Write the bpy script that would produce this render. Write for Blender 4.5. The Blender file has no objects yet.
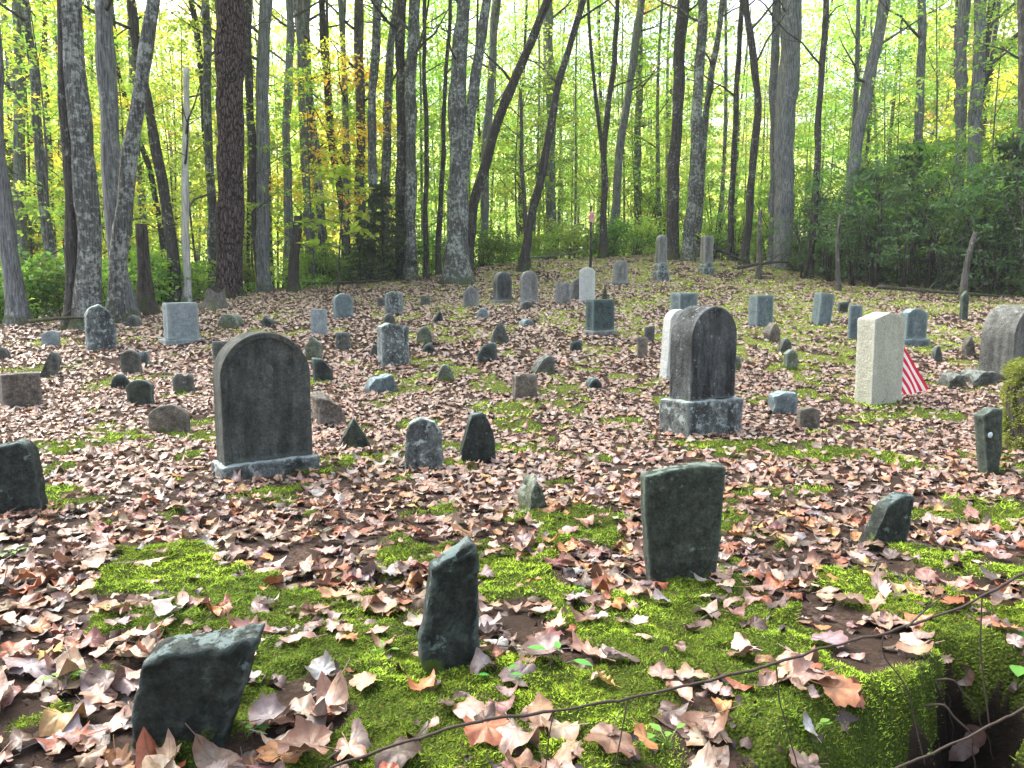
import bpy, math, random
import numpy as np
from mathutils import Vector

random.seed(7)
RNG_ = np.random.default_rng(11)
SC = bpy.context.scene
COL = SC.collection

# ------------------------------------------------------------------ camera
F = 740.0
TP = 99.0 / 740.0
PITCH = math.atan(TP)
EYE = 1.35
CP, SP = math.cos(PITCH), math.sin(PITCH)

def ray(px, py):
    a = (px - 512) / F; b = (384 - py) / F
    return (a, CP + b * SP, -SP + b * CP)

def at_depth(px, py, Y):
    d = ray(px, py); t = Y / d[1]
    return (d[0] * t, Y, EYE + d[2] * t)

def project(x, y, z):
    z = z - EYE
    dep = y * CP - z * SP
    up = y * SP + z * CP
    return 512 + F * x / dep, 384 - F * up / dep, dep

# ------------------------------------------------------------------ numpy noise
def _h(ix, iy, iz, s):
    n = (ix.astype(np.int64) * 374761393 + iy.astype(np.int64) * 668265263 + iz.astype(np.int64) * 2147483647 + s * 1274126177) & 0xffffffff
    n = ((n ^ (n >> 13)) * 1274126177) & 0xffffffff
    n = (n ^ (n >> 16)) & 0xffffffff
    return n / 4294967295.0

def vnoise(x, y, z, s=0):
    x = np.asarray(x, float); y = np.asarray(y, float) + 0 * x; z = np.asarray(z, float) + 0 * x
    ix, iy, iz = np.floor(x), np.floor(y), np.floor(z)
    fx, fy, fz = x - ix, y - iy, z - iz
    fx = fx * fx * (3 - 2 * fx); fy = fy * fy * (3 - 2 * fy); fz = fz * fz * (3 - 2 * fz)
    r = 0
    for dx in (0, 1):
        for dy in (0, 1):
            for dz in (0, 1):
                w = (fx if dx else 1 - fx) * (fy if dy else 1 - fy) * (fz if dz else 1 - fz)
                r = r + w * _h(ix + dx, iy + dy, iz + dz, s)
    return r * 2 - 1

def fbm(x, y, z=0.0, s=0, o=3):
    r = 0; a = 1; t = 0
    for i in range(o):
        r = r + a * vnoise(np.asarray(x) * 2 ** i + 17 * i, np.asarray(y) * 2 ** i, np.asarray(z) * 2 ** i, s + i)
        t += a; a *= .5
    return r / t

def sstep(a, b, x):
    t = np.clip((x - a) / (b - a), 0, 1)
    return t * t * (3 - 2 * t)

# ------------------------------------------------------------------ terrain
GD = np.array([-50, 0.9, 1.4, 1.8, 2.7, 4.7, 6.8, 9, 11, 13, 16, 19, 21.5, 24, 27, 31, 36, 60, 400.])
GZ = np.array([-1.35, -1.02, -.98, -.99, -1.09, -1.24, -1.33, -1.25, -1.07, -.85, -.57, -.30, -.08, .19, .80, 1.42, 1.7, 1.3, -1.])
DU = np.array([-.95, -.7, -.45, -.2, -.02, .2, .4, .7, 1.0])
DD = np.array([13., 13.5, 16.8, 21.5, 26.5, 30., 24.5, 18., 16.])

def edge_depth(x, y):
    u = np.clip(x / np.maximum(y, 1.0), -.95, 1.0)
    return np.interp(u, DU, DD)

def bank(x, y):
    e = 1.34 + .42 * sstep(.15, .95, x) + .05 * vnoise(x * 2.3, y * .5, 0, 5) - .25 * sstep(-.2, -1.0, x)
    return e - y

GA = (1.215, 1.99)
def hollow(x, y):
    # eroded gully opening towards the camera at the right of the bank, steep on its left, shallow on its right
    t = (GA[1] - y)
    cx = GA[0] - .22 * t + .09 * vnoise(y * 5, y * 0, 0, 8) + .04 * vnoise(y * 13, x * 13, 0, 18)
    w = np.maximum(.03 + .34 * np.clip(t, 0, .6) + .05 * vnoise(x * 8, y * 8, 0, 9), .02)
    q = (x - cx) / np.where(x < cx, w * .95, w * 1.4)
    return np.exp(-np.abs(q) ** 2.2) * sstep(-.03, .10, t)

def ground(x, y):
    x = np.asarray(x, float); y = np.asarray(y, float)
    D = edge_depth(x, y)
    over = np.maximum(y - D, 0)
    z = np.interp(np.minimum(y, D), GD, GZ)
    # beyond the clearing the wood floor flattens and slowly drops
    z = z + .35 * (1 - np.exp(-over / 8)) * sstep(14, 24, D) - .012 * np.maximum(over - 12, 0)
    z = z + EYE
    z = z + .035 * fbm(x * .5, y * .5, 0, 3) * sstep(.5, 3, y) + .018 * fbm(x * 2.1, y * 2.1, 0, 4)
    z = z + .09 * fbm(x * .13, y * .13, 0, 14) * sstep(12, 25, y)
    b = bank(x, y)
    z = z - .95 * np.maximum(b, 0) ** 1.0 * sstep(-.02, .28, b) * (1 - sstep(1.0, 1.6, b)) - .95 * sstep(1.0, 1.6, b)
    z = z + .055 * sstep(-.15, .15, b) * vnoise(x * 5.5, y * 5.5, 0, 91) + .03 * sstep(-.1, .15, b) * vnoise(x * 14, y * 14, 0, 92)
    z = z - .46 * hollow(x, y) * (1 - sstep(.8, 1.4, GA[1] - y))
    return z

def moss_mask(x, y):
    x = np.asarray(x, float); y = np.asarray(y, float)
    n = .45 * fbm(x * 1.0 + 3.1, y * .9, 0, 21, 3) + .75 * fbm(x * 2.9, y * 2.4, 0, 25, 3) + .2 * fbm(x * 9, y * 9, 0, 31, 2)
    th = np.interp(y, [0, 1.4, 2.0, 3.2, 4.5, 7, 11, 15, 28], [-.07, -.07, -.04, .00, .05, .11, .11, .02, -.05])
    th = th - .20 * sstep(.0, 5.0, x) * sstep(9, 14, y) + .18 * sstep(0, -5, x) * sstep(6, 12, y)
    m = sstep(th, th + .16, n)
    b = bank(x, y)
    m = np.maximum(m, sstep(-.12, .06, b + .22 * vnoise(x * 4, y * 4, 0, 41) - .35 * sstep(.35, -.3, x)))
    m = m * (1 - sstep(0, 2.0, y - edge_depth(x, y)))
    m = m * (1 - sstep(.18, .5, hollow(x, y) + .25 * vnoise(x * 20, y * 20, 0, 19)))
    return m

def mlump(x, y): return np.clip(1.1 * fbm(x * 8, y * 8, 0, 77, 2) + .55 * vnoise(x * 34, y * 34, 0, 79), -1.3, 1.3)

def gz(x, y): return float(ground(np.array([x]), np.array([y]))[0])

def hit(px, py):
    d = ray(px, py)
    ts = np.concatenate([np.arange(.8, 6, .01), np.arange(6, 60, .03)])
    X, Y, Z = d[0] * ts, d[1] * ts, EYE + d[2] * ts
    g = ground(X, Y)
    k = np.argmax(Z < g)
    if not (Z < g).any(): k = len(ts) - 1
    return float(X[k]), float(Y[k]), float(g[k])

# ------------------------------------------------------------------ object helpers
def link(o): COL.objects.link(o); return o

def np_mesh(name, V, loops, counts, smooth=False, colors=None, uv=None, attrs=None):
    me = bpy.data.meshes.new(name)
    V = np.asarray(V, np.float32); loops = np.asarray(loops, np.int32); counts = np.asarray(counts, np.int32)
    me.vertices.add(len(V)); me.vertices.foreach_set('co', V.ravel())
    me.loops.add(len(loops)); me.loops.foreach_set('vertex_index', loops)
    me.polygons.add(len(counts))
    st = np.zeros(len(counts), np.int32); st[1:] = np.cumsum(counts)[:-1]
    me.polygons.foreach_set('loop_start', st)
    try: me.polygons.foreach_set('loop_total', counts)
    except Exception: pass
    if smooth: me.polygons.foreach_set('use_smooth', np.ones(len(counts), bool))
    me.update(calc_edges=True)
    if colors is not None:
        a = me.attributes.new('Col', 'FLOAT_COLOR', 'POINT')
        c = np.ones((len(V), 4), np.float32); c[:, :3] = colors
        a.data.foreach_set('color', c.ravel())
    for k, v in (attrs or {}).items():
        a = me.attributes.new(k, 'FLOAT', 'POINT'); a.data.foreach_set('value', np.asarray(v, np.float32))
    if uv is not None:
        l = me.uv_layers.new(name='UVMap')
        l.data.foreach_set('uv', np.asarray(uv, np.float32)[loops].ravel())
    return me

def mobj(name, me, mat=None, parent=None, loc=(0, 0, 0)):
    o = bpy.data.objects.new(name, me); link(o)
    if mat is not None and not me.materials: me.materials.append(mat)
    if parent: o.parent = parent
    o.location = loc
    return o

def tag(o, label, cat, group=None, kind=None):
    if label: o['label'] = label
    if cat: o['category'] = cat
    if group: o['group'] = group
    if kind: o['kind'] = kind
    return o

def empty(name, loc, rz=0.0):
    o = bpy.data.objects.new(name, None); link(o)
    o.empty_display_size = .2
    o.location = loc; o.rotation_euler = (0, 0, rz)
    return o

class MB:
    def __init__(s): s.V = []; s.L = []; s.C = []; s.n = 0; s.col = []
    def add(s, V, faces, col=None):
        V = np.asarray(V, float)
        for f in faces: s.L.extend([i + s.n for i in f]); s.C.append(len(f))
        s.V.append(V); s.n += len(V)
        if col is not None: s.col.append(np.tile(col, (len(V), 1)))
    def tube(s, pts, rad, sides=8, lump=0.0, seed=0, cap=True):
        pts = np.asarray(pts, float); n = len(pts)
        T = np.gradient(pts, axis=0); T /= np.linalg.norm(T, axis=1)[:, None] + 1e-9
        up = np.array([0, 1., 0]) if abs(T[0, 2]) > .7 else np.array([0, 0, 1.])
        a = np.linspace(0, 2 * math.pi, sides, endpoint=False)
        out = []
        for i in range(n):
            u = np.cross(T[i], up); u /= np.linalg.norm(u) + 1e-9
            v = np.cross(u, T[i])
            R = np.outer(np.cos(a), u) + np.outer(np.sin(a), v)
            r = rad[i]
            if lump:
                q = pts[i] + R * r
                r = (rad[i] * (1 + lump * vnoise(q[:, 0] * 6 / (rad[0] * 10 + .3), q[:, 1] * 6 / (rad[0] * 10 + .3), q[:, 2] * 2.2, seed) + .6 * lump * vnoise(np.cos(a) * 3, np.sin(a) * 3, q[:, 2] * .5, seed + 3)))[:, None]
            out.append(pts[i] + R * r)
        V = np.concatenate(out)
        f = []
        for i in range(n - 1):
            for j in range(sides):
                k = (j + 1) % sides
                f.append((i * sides + j, i * sides + k, (i + 1) * sides + k, (i + 1) * sides + j))
        if cap:
            f.append(tuple(range(sides))[::-1]); f.append(tuple((n - 1) * sides + j for j in range(sides)))
        s.add(V, f)
    def mesh(s, name, smooth=True):
        return np_mesh(name, np.concatenate(s.V), s.L, s.C, smooth, np.concatenate(s.col) if s.col else None)

# ------------------------------------------------------------------ materials
class NT:
    def __init__(s, name):
        s.m = bpy.data.materials.new(name); s.m.use_nodes = True
        s.t = s.m.node_tree; s.t.nodes.clear()
        s.out = s.n('ShaderNodeOutputMaterial')
    def n(s, t, **k):
        x = s.t.nodes.new(t)
        for a, b in k.items(): setattr(x, a, b)
        return x
    def l(s, a, b): s.t.links.new(a, b)
    def coord(s, kind='Object', scale=(1, 1, 1)):
        c = s.n('ShaderNodeTexCoord'); m = s.n('ShaderNodeMapping'); m.inputs['Scale'].default_value = scale
        s.l(c.outputs[kind], m.inputs['Vector']); return m.outputs['Vector']
    def noise(s, vec, scale, detail=4, rough=.6, out='Fac'):
        n = s.n('ShaderNodeTexNoise'); n.inputs['Scale'].default_value = scale
        n.inputs['Detail'].default_value = detail; n.inputs['Roughness'].default_value = rough
        if vec is not None: s.l(vec, n.inputs['Vector'])
        return n.outputs[out]
    def voro(s, vec, scale, out='Distance', feature='F1'):
        n = s.n('ShaderNodeTexVoronoi'); n.feature = feature; n.inputs['Scale'].default_value = scale
        if vec is not None: s.l(vec, n.inputs['Vector'])
        return n.outputs[out]
    def ramp(s, fac, stops):
        r = s.n('ShaderNodeValToRGB'); e = r.color_ramp.elements
        while len(e) < len(stops): e.new(.5)
        for i, (p, c) in enumerate(stops):
            e[i].position = p; e[i].color = (c, c, c, 1) if isinstance(c, (int, float)) else (*c, 1)
        s.l(fac, r.inputs['Fac']); return r.outputs['Color']
    def mix(s, fac, a, b, mode='MIX'):
        m = s.n('ShaderNodeMix', data_type='RGBA', blend_type=mode)
        for v, i in ((fac, 0), (a, 6), (b, 7)):
            if isinstance(v, (int, float)): m.inputs[i].default_value = v if i == 0 else (v, v, v, 1)
            elif isinstance(v, tuple): m.inputs[i].default_value = (*v, 1)
            else: s.l(v, m.inputs[i])
        return m.outputs[2]
    def math(s, op, a, b=None, clamp=False):
        m = s.n('ShaderNodeMath', operation=op); m.use_clamp = clamp
        for v, i in ((a, 0), (b, 1)):
            if v is None: continue
            if isinstance(v, (int, float)): m.inputs[i].default_value = v
            else: s.l(v, m.inputs[i])
        return m.outputs[0]
    def bump(s, h, strength=.5, dist=.01):
        b = s.n('ShaderNodeBump'); b.inputs['Strength'].default_value = strength; b.inputs['Distance'].default_value = dist
        s.l(h, b.inputs['Height']); return b.outputs['Normal']
    def principled(s, col, rough=.85, normal=None, spec=.3, sheen=0):
        p = s.n('ShaderNodeBsdfPrincipled')
        if isinstance(col, tuple): p.inputs['Base Color'].default_value = (*col, 1)
        else: s.l(col, p.inputs['Base Color'])
        if isinstance(rough, (int, float)): p.inputs['Roughness'].default_value = rough
        else: s.l(rough, p.inputs['Roughness'])
        p.inputs['Specular IOR Level'].default_value = spec
        if normal is not None: s.l(normal, p.inputs['Normal'])
        return p
    def fin(s, sh): s.l(sh, s.out.inputs['Surface']); return s.m

def mat_stone(name, base, dark, lichen=(.42, .48, .44), la=.35, moss=.25, streak=.5, top=.6, var=.5, bl=.8):
    t = NT(name); oi = t.n('ShaderNodeObjectInfo')
    c = t.n('ShaderNodeTexCoord'); ad = t.n('ShaderNodeVectorMath', operation='ADD')
    t.l(c.outputs['Object'], ad.inputs[0])
    sc = t.n('ShaderNodeVectorMath', operation='SCALE'); sc.inputs[0].default_value = (13, 7, 5); t.l(oi.outputs['Random'], sc.inputs['Scale'])
    t.l(sc.outputs[0], ad.inputs[1]); v = ad.outputs[0]
    n1 = t.ramp(t.noise(v, 5, 6, .65), [(.35, 0.), (.65, 1.)])
    col = t.mix(t.math('MULTIPLY', n1, var), base, dark)
    mp = t.n('ShaderNodeMapping'); mp.inputs['Scale'].default_value = (7, 7, 1.3); t.l(v, mp.inputs['Vector'])
    st = t.ramp(t.noise(mp.outputs[0], 1.0, 7, .72), [(.44, 0.), (.58, 1.)])
    col = t.mix(t.math('MULTIPLY', st, streak), col, dark)
    # fine grain
    g = t.ramp(t.noise(v, 90, 3, .7), [(.3, .65), (.7, 1.3)])
    col = t.mix(1.0, col, g, 'MULTIPLY')
    blot = t.ramp(t.noise(v, 13, 7, .75), [(.36, .35), (.5, 1.), (.66, 1.75)])
    col = t.mix(bl, col, blot, 'MULTIPLY')
    b2 = t.ramp(t.noise(v, 42, 5, .8), [(.38, .55), (.5, 1.), (.64, 1.6)])
    col = t.mix(bl, col, b2, 'MULTIPLY')
    # lichen crusts
    geo = t.n('ShaderNodeNewGeometry'); sx = t.n('ShaderNodeSeparateXYZ'); t.l(geo.outputs['Normal'], sx.inputs[0])
    pt = t.ramp(geo.outputs['Pointiness'], [(.505, 0.), (.56, 1.)])
    col = t.mix(t.math('MULTIPLY', pt, .45), col, lichen)
    upf = t.ramp(sx.outputs['Z'], [(.35, 0.), (.8, 1.)])
    ln = t.math('ADD', t.noise(v, 16, 5, .7), t.math('MULTIPLY', upf, top * .25))
    lf = t.ramp(ln, [(.68 - .22 * la, 0.), (.74 - .22 * la, 1.)])
    col = t.mix(t.math('MULTIPLY', lf, .75), col, lichen)
    sp = t.ramp(t.voro(v, 26), [(.13, 1.), (.17, 0.)])
    sp2 = t.math('MULTIPLY', sp, t.ramp(t.noise(v, 3, 2, .5), [(.5, 0.), (.62, 1.)]))
    col = t.mix(t.math('MULTIPLY', sp2, .5 * la), col, (.5, .55, .5))
    # moss low down
    so = t.n('ShaderNodeSeparateXYZ'); t.l(c.outputs['Object'], so.inputs[0])
    mz = t.math('SUBTRACT', 1.0, t.math('MULTIPLY', so.outputs['Z'], 7.0))
    mf = t.ramp(t.math('ADD', t.math('MULTIPLY', t.math('MAXIMUM', mz, -.3), .35), t.noise(v, 12, 4, .7)), [(.93 - .25 * moss, 0.), (1.0 - .25 * moss, 1.)])
    col = t.mix(mf, col, (.09, .13, .025))
    nb = t.math('ADD', t.noise(v, 38, 6, .75), t.math('MULTIPLY', t.noise(v, 9, 5, .6), 1.5))
    return t.fin(t.principled(col, .82, t.bump(nb, 1.0, .02), .25).outputs[0])

SM = {
    'slate': mat_stone('dark_slate', (.036, .045, .038), (.008, .010, .009), (.20, .27, .26), .25, .3, .5, .55),
    'greens': mat_stone('green_slate', (.060, .074, .056), (.018, .024, .018), (.22, .29, .24), .28, .3, .5, .5),
    'big': mat_stone('weathered_dark_marble', (.100, .112, .100), (.032, .036, .032), (.17, .18, .16), .1, .2, .9, .3, bl=.45),
    'bigb': mat_stone('blackened_marble', (.10, .11, .11), (.014, .016, .016), (.36, .38, .36), .25, .1, .95, .35, bl=.5),
    'granite': mat_stone('pale_granite', (.30, .35, .35), (.16, .20, .205), (.40, .48, .46), .25, .15, .45, .7, bl=.35),
    'bgran': mat_stone('blue_granite', (.17, .22, .225), (.06, .09, .095), (.36, .46, .46), .25, .15, .6, .8, bl=.4),
    'dgran': mat_stone('dark_polished_granite', (.055, .082, .080), (.035, .055, .055), (.24, .34, .33), .12, .3, .4, .5),
    'grey': mat_stone('grey_marble', (.27, .27, .25), (.09, .095, .09), (.42, .44, .42), .25, .2, .75, .3, bl=.4),
    'greyd': mat_stone('grey_weathered_stone', (.19, .195, .175), (.06, .065, .06), (.34, .35, .31), .25, .2, .8, .3, bl=.5),
    'pale': mat_stone('faint_worn_oval', (.13, .135, .12), (.07, .07, .065), (.17, .18, .16), .1, 0, .5, .3, bl=.3),
    'white': mat_stone('white_marble', (.62, .64, .60), (.38, .40, .37), (.7, .72, .68), .15, .05, .4, .3, bl=.15),
    'cream': mat_stone('cream_marble', (.56, .56, .45), (.38, .39, .30), (.62, .65, .57), .1, .12, .45, .3, bl=.1),
    'brown': mat_stone('brown_sandstone', (.17, .145, .115), (.07, .06, .05), (.30, .29, .25), .2, .3, .4, .4),
    'mott': mat_stone('mottled_lichen_stone', (.16, .18, .17), (.025, .03, .03), (.42, .50, .48), .62, .3, .8, .7),
    'field': mat_stone('rough_fieldstone', (.10, .10, .085), (.025, .028, .025), (.26, .30, .27), .35, .45, .4, .6),
    'mossr': mat_stone('mossy_fieldstone', (.13, .15, .10), (.04, .05, .03), (.30, .36, .30), .4, .8, .3, .6),
}

def mat_bark(name, base, dark, lichen=(.50, .52, .48), la=.4, plate=0.0, vs=1.0):
    t = NT(name); oi = t.n('ShaderNodeObjectInfo')
    c = t.n('ShaderNodeTexCoord'); ad = t.n('ShaderNodeVectorMath', operation='ADD')
    t.l(c.outputs['Object'], ad.inputs[0])
    sc = t.n('ShaderNodeVectorMath', operation='SCALE'); sc.inputs[0].default_value = (11, 17, 23); t.l(oi.outputs['Random'], sc.inputs['Scale'])
    t.l(sc.outputs[0], ad.inputs[1]); v = ad.outputs[0]
    mp = t.n('ShaderNodeMapping'); mp.inputs['Scale'].default_value = (34 * vs, 34 * vs, 3.2 * vs); t.l(v, mp.inputs['Vector'])
    fi = t.noise(mp.outputs[0], 1, 6, .65)
    col = t.mix(t.ramp(fi, [(.38, 0.), (.62, 1.)]), dark, base)
    h = fi
    if plate:
        mp2 = t.n('ShaderNodeMapping'); mp2.inputs['Scale'].default_value = (16, 16, 4.5); t.l(v, mp2.inputs['Vector'])
        w = t.n('ShaderNodeVectorMath', operation='ADD'); t.l(mp2.outputs[0], w.inputs[0]); t.l(t.noise(v, 9, 3, .5, 'Color'), w.inputs[1])
        ed = t.voro(w.outputs[0], 1.0, 'Distance', 'DISTANCE_TO_EDGE')
        er = t.ramp(ed, [(.02, 0.), (.16, 1.)])
        col = t.mix(er, tuple(x * .15 for x in dark), col)
        h = t.math('ADD', t.math('MULTIPLY', er, 1.6), fi)
    big = t.noise(v, 1.7, 3, .6)
    l1 = t.ramp(t.math('ADD', t.noise(v, 11, 5, .72), t.math('MULTIPLY', big, .5)), [(.90 - .25 * la, 0.), (1.02 - .25 * la, 1.)])
    col = t.mix(t.math('MULTIPLY', t.math('MULTIPLY', l1, t.ramp(fi, [(.3, .25), (.6, 1.)])), .85), col, lichen)
    so = t.n('ShaderNodeSeparateXYZ'); t.l(c.outputs['Object'], so.inputs[0])
    mf = t.ramp(t.math('ADD', t.math('MULTIPLY', t.math('MAXIMUM', t.math('SUBTRACT', 1.0, t.math('MULTIPLY', so.outputs['Z'], 1.6)), -.2), .3), t.noise(v, 6, 4, .6)), [(.66, 0.), (.78, 1.)])
    col = t.mix(t.math('MULTIPLY', mf, .7), col, (.07, .095, .03))
    return t.fin(t.principled(col, .9, t.bump(h, 1.0, .03), .15).outputs[0])

BM = {
    'lichen': mat_bark('lichen_bark', (.14, .145, .135), (.034, .035, .034), (.42, .45, .42), .66),
    'grey': mat_bark('grey_bark', (.235, .245, .25), (.075, .078, .08), (.38, .40, .38), .35),
    'mid': mat_bark('brown_grey_bark', (.15, .14, .13), (.045, .04, .037), (.38, .40, .36), .35),
    'dark': mat_bark('dark_bark', (.085, .077, .072), (.022, .020, .019), (.34, .35, .32), .32),
    'pine': mat_bark('pine_plate_bark', (.19, .135, .135), (.075, .050, .054), (.20, .19, .17), .1, 1.0),
    'birch': mat_bark('pale_weathered_wood', (.60, .58, .55), (.32, .31, .29), (.70, .70, .66), .3, 0, .8),
    'snag': mat_bark('rotten_wood', (.085, .075, .065), (.02, .018, .016), (.22, .22, .19), .25),
    'grain': mat_bark('weathered_grey_wood', (.24, .225, .20), (.09, .082, .075), (.42, .43, .38), .25),
}

def mat_leaf(name, hue, trans=.45, rough=.5, tint=.25):
    """tree foliage: vertex colour 'Col' varies leaf to leaf around the species hue"""
    t = NT(name)
    a = t.n('ShaderNodeAttribute'); a.attribute_name = 'Col'
    oi = t.n('ShaderNodeObjectInfo')
    col = t.mix(1.0, hue, a.outputs['Color'], 'MULTIPLY')
    hs = t.n('ShaderNodeHueSaturation'); t.l(col, hs.inputs['Color'])
    t.l(t.math('ADD', t.math('MULTIPLY', oi.outputs['Random'], .05), .475), hs.inputs['Hue'])
    t.l(t.math('ADD', t.math('MULTIPLY', oi.outputs['Random'], .5), .75), hs.inputs['Value'])
    p = t.principled(hs.outputs['Color'], rough, None, .35)
    tr = t.n('ShaderNodeBsdfTranslucent'); 
    tc = t.mix(1.0, hs.outputs['Color'], (1.5, 1.6, .7), 'MULTIPLY'); t.l(tc, tr.inputs['Color'])
    ms = t.n('ShaderNodeMixShader'); ms.inputs[0].default_value = trans
    t.l(p.outputs[0], ms.inputs[1]); t.l(tr.outputs[0], ms.inputs[2])
    return t.fin(ms.outputs[0])

LM = {
    'ygreen': mat_leaf('yellow_green_leaves', (.38, .50, .19), .65),
    'green': mat_leaf('green_leaves', (.23, .36, .10), .6),
    'mid': mat_leaf('mid_green_leaves', (.12, .22, .06), .5),
    'yellow': mat_leaf('yellow_autumn_leaves', (.68, .62, .18), .65),
    'orange': mat_leaf('orange_autumn_leaves', (.62, .40, .13), .6),
    'rust': mat_leaf('pinkish_rust_leaves', (.52, .32, .22), .55),
    'ever': mat_leaf('dark_evergreen_leaves', (.075, .145, .065), .35, .5),
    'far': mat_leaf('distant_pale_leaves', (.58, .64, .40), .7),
    'hem': mat_leaf('hemlock_needles', (.055, .11, .05), .25, .6),
    'herb': mat_leaf('herb_leaves', (.17, .32, .07), .5),
}

def mat_fallen(name, src):
    t = NT(name)
    if src == 'attr':
        a = t.n('ShaderNodeAttribute'); a.attribute_name = 'Col'; c0 = a.outputs['Color']
    else:
        oi = t.n('ShaderNodeObjectInfo'); c0 = oi.outputs['Color']
    uv = t.n('ShaderNodeUVMap'); uv.uv_map = 'UVMap'
    sx = t.n('ShaderNodeSeparateXYZ'); t.l(uv.outputs[0], sx.inputs[0])
    U, Vv = sx.outputs['X'], sx.outputs['Y']
    # mottling
    g = t.n('ShaderNodeNewGeometry')
    nz = t.ramp(t.noise(g.outputs['Position'], 32, 5, .7), [(.3, .55), (.7, 1.25)])
    col = t.mix(1.0, c0, nz, 'MULTIPLY')
    # midrib and side veins (uv: leaf-local coordinates, base at v=-1)
    rib = t.math('LESS_THAN', t.math('ABSOLUTE', U), .022)
    sv = t.math('FRACT', t.math('MULTIPLY', t.math('SUBTRACT', Vv, t.math('MULTIPLY', t.math('ABSOLUTE', U), .8)), 3.2))
    side = t.math('MULTIPLY', t.math('LESS_THAN', sv, .07), .6)
    vein = t.math('MAXIMUM', rib, side)
    col = t.mix(t.math('MULTIPLY', vein, .35), col, t.mix(1.0, col, .35, 'MULTIPLY'))
    rad = t.math('SQRT', t.math('ADD', t.math('MULTIPLY', U, U), t.math('MULTIPLY', Vv, Vv)))
    eg = t.ramp(t.math('ADD', rad, t.math('MULTIPLY', t.noise(g.outputs['Position'], 45, 4, .7), .5)), [(.62, 0.), (1.15, 1.)])
    col = t.mix(t.math('MULTIPLY', eg, .65), col, t.mix(1.0, col, (.62, .42, .32), 'MULTIPLY'))
    h = t.math('ADD', t.math('MULTIPLY', vein, -1.0), t.noise(g.outputs['Position'], 70, 3, .6))
    p = t.principled(col, .42, t.bump(h, .5, .004), .5)
    tr = t.n('ShaderNodeBsdfTranslucent'); t.l(col, tr.inputs['Color'])
    ms = t.n('ShaderNodeMixShader'); ms.inputs[0].default_value = .08
    t.l(p.outputs[0], ms.inputs[1]); t.l(tr.outputs[0], ms.inputs[2])
    return t.fin(ms.outputs[0])

M_LITTER = mat_fallen('dry_leaf_litter', 'attr')
M_LEAF1 = mat_fallen('dry_fallen_leaf', 'obj')

def mat_moss():
    t = NT('moss_fronds'); a = t.n('ShaderNodeAttribute'); a.attribute_name = 'Col'
    p = t.principled(a.outputs['Color'], .7, None, .15)
    tr = t.n('ShaderNodeBsdfTranslucent'); t.l(t.mix(1.0, a.outputs['Color'], (1.2, 1.3, .8), 'MULTIPLY'), tr.inputs['Color'])
    ms = t.n('ShaderNodeMixShader'); ms.inputs[0].default_value = .35
    t.l(p.outputs[0], ms.inputs[1]); t.l(tr.outputs[0], ms.inputs[2])
    return t.fin(ms.outputs[0])
M_MOSS = mat_moss()

def mat_ground():
    t = NT('forest_floor'); g = t.n('ShaderNodeNewGeometry'); P = g.outputs['Position']
    a = t.n('ShaderNodeAttribute'); a.attribute_name = 'moss'
    soil = t.mix(t.noise(P, 7, 5, .7), (.022, .016, .012), (.065, .045, .034))
    vc = t.n('ShaderNodeTexVoronoi'); vc.inputs['Scale'].default_value = 48; t.l(P, vc.inputs['Vector'])
    sr = t.n('ShaderNodeSeparateXYZ'); t.l(vc.outputs['Color'], sr.inputs[0])
    lit = t.ramp(sr.outputs['X'], [(0., (.035, .02, .014)), (.35, (.11, .065, .045)), (.6, (.20, .13, .10)), (.85, (.28, .21, .17)), (1., (.16, .06, .03))])
    lit = t.mix(1.0, lit, t.ramp(t.voro(P, 48, 'Distance', 'DISTANCE_TO_EDGE'), [(0., .25), (.12, 1.)]), 'MULTIPLY')
    soil = t.mix(t.ramp(t.noise(P, 5, 3, .5), [(.4, .0), (.7, .35)]), soil, lit)
    ag = t.n('ShaderNodeAttribute'); ag.attribute_name = 'gully_shade'
    soil = t.mix(t.ramp(ag.outputs['Fac'], [(.1, 0.), (.4, 1.)]), soil, t.mix(t.noise(P, 40, 5, .7), (.003, .0025, .002), (.022, .016, .012)))  # humus painted near-black in the hollow, standing for its undercut shade
    mo = t.mix(t.ramp(t.noise(P, 9, 5, .7), [(.3, 0.), (.7, 1.)]), (.045, .07, .012), (.13, .18, .025))  # moss ground coloured darker to stand for shade between the fronds
    mo = t.mix(1.0, mo, t.ramp(t.voro(P, 120), [(0., 1.25), (.6, .5)]), 'MULTIPLY')
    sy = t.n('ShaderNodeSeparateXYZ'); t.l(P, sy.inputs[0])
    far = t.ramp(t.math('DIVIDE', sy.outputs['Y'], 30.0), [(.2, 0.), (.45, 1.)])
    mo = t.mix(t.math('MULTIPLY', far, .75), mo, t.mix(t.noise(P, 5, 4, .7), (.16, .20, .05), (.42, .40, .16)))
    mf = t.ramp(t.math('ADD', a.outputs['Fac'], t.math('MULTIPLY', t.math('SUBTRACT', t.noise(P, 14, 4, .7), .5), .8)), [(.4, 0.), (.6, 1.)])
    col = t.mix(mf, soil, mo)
    h = t.math('ADD', t.noise(P, 30, 6, .75), t.math('MULTIPLY', t.voro(P, 110), t.math('MULTIPLY', mf, -.7)))
    return t.fin(t.principled(col, .95, t.bump(h, 1.0, .02), .1).outputs[0])

def simple(name, col, rough=.6, metal=0, trans=0, var=.3, sc=30):
    t = NT(name); v = t.coord('Object')
    c = t.mix(t.math('MULTIPLY', t.noise(v, sc, 4, .6), var), col, tuple(x * .3 for x in col))
    p = t.principled(c, rough, t.bump(t.noise(v, sc * 2, 3, .6), .3, .003)); p.inputs['Metallic'].default_value = metal
    return t.fin(p.outputs[0])

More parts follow.
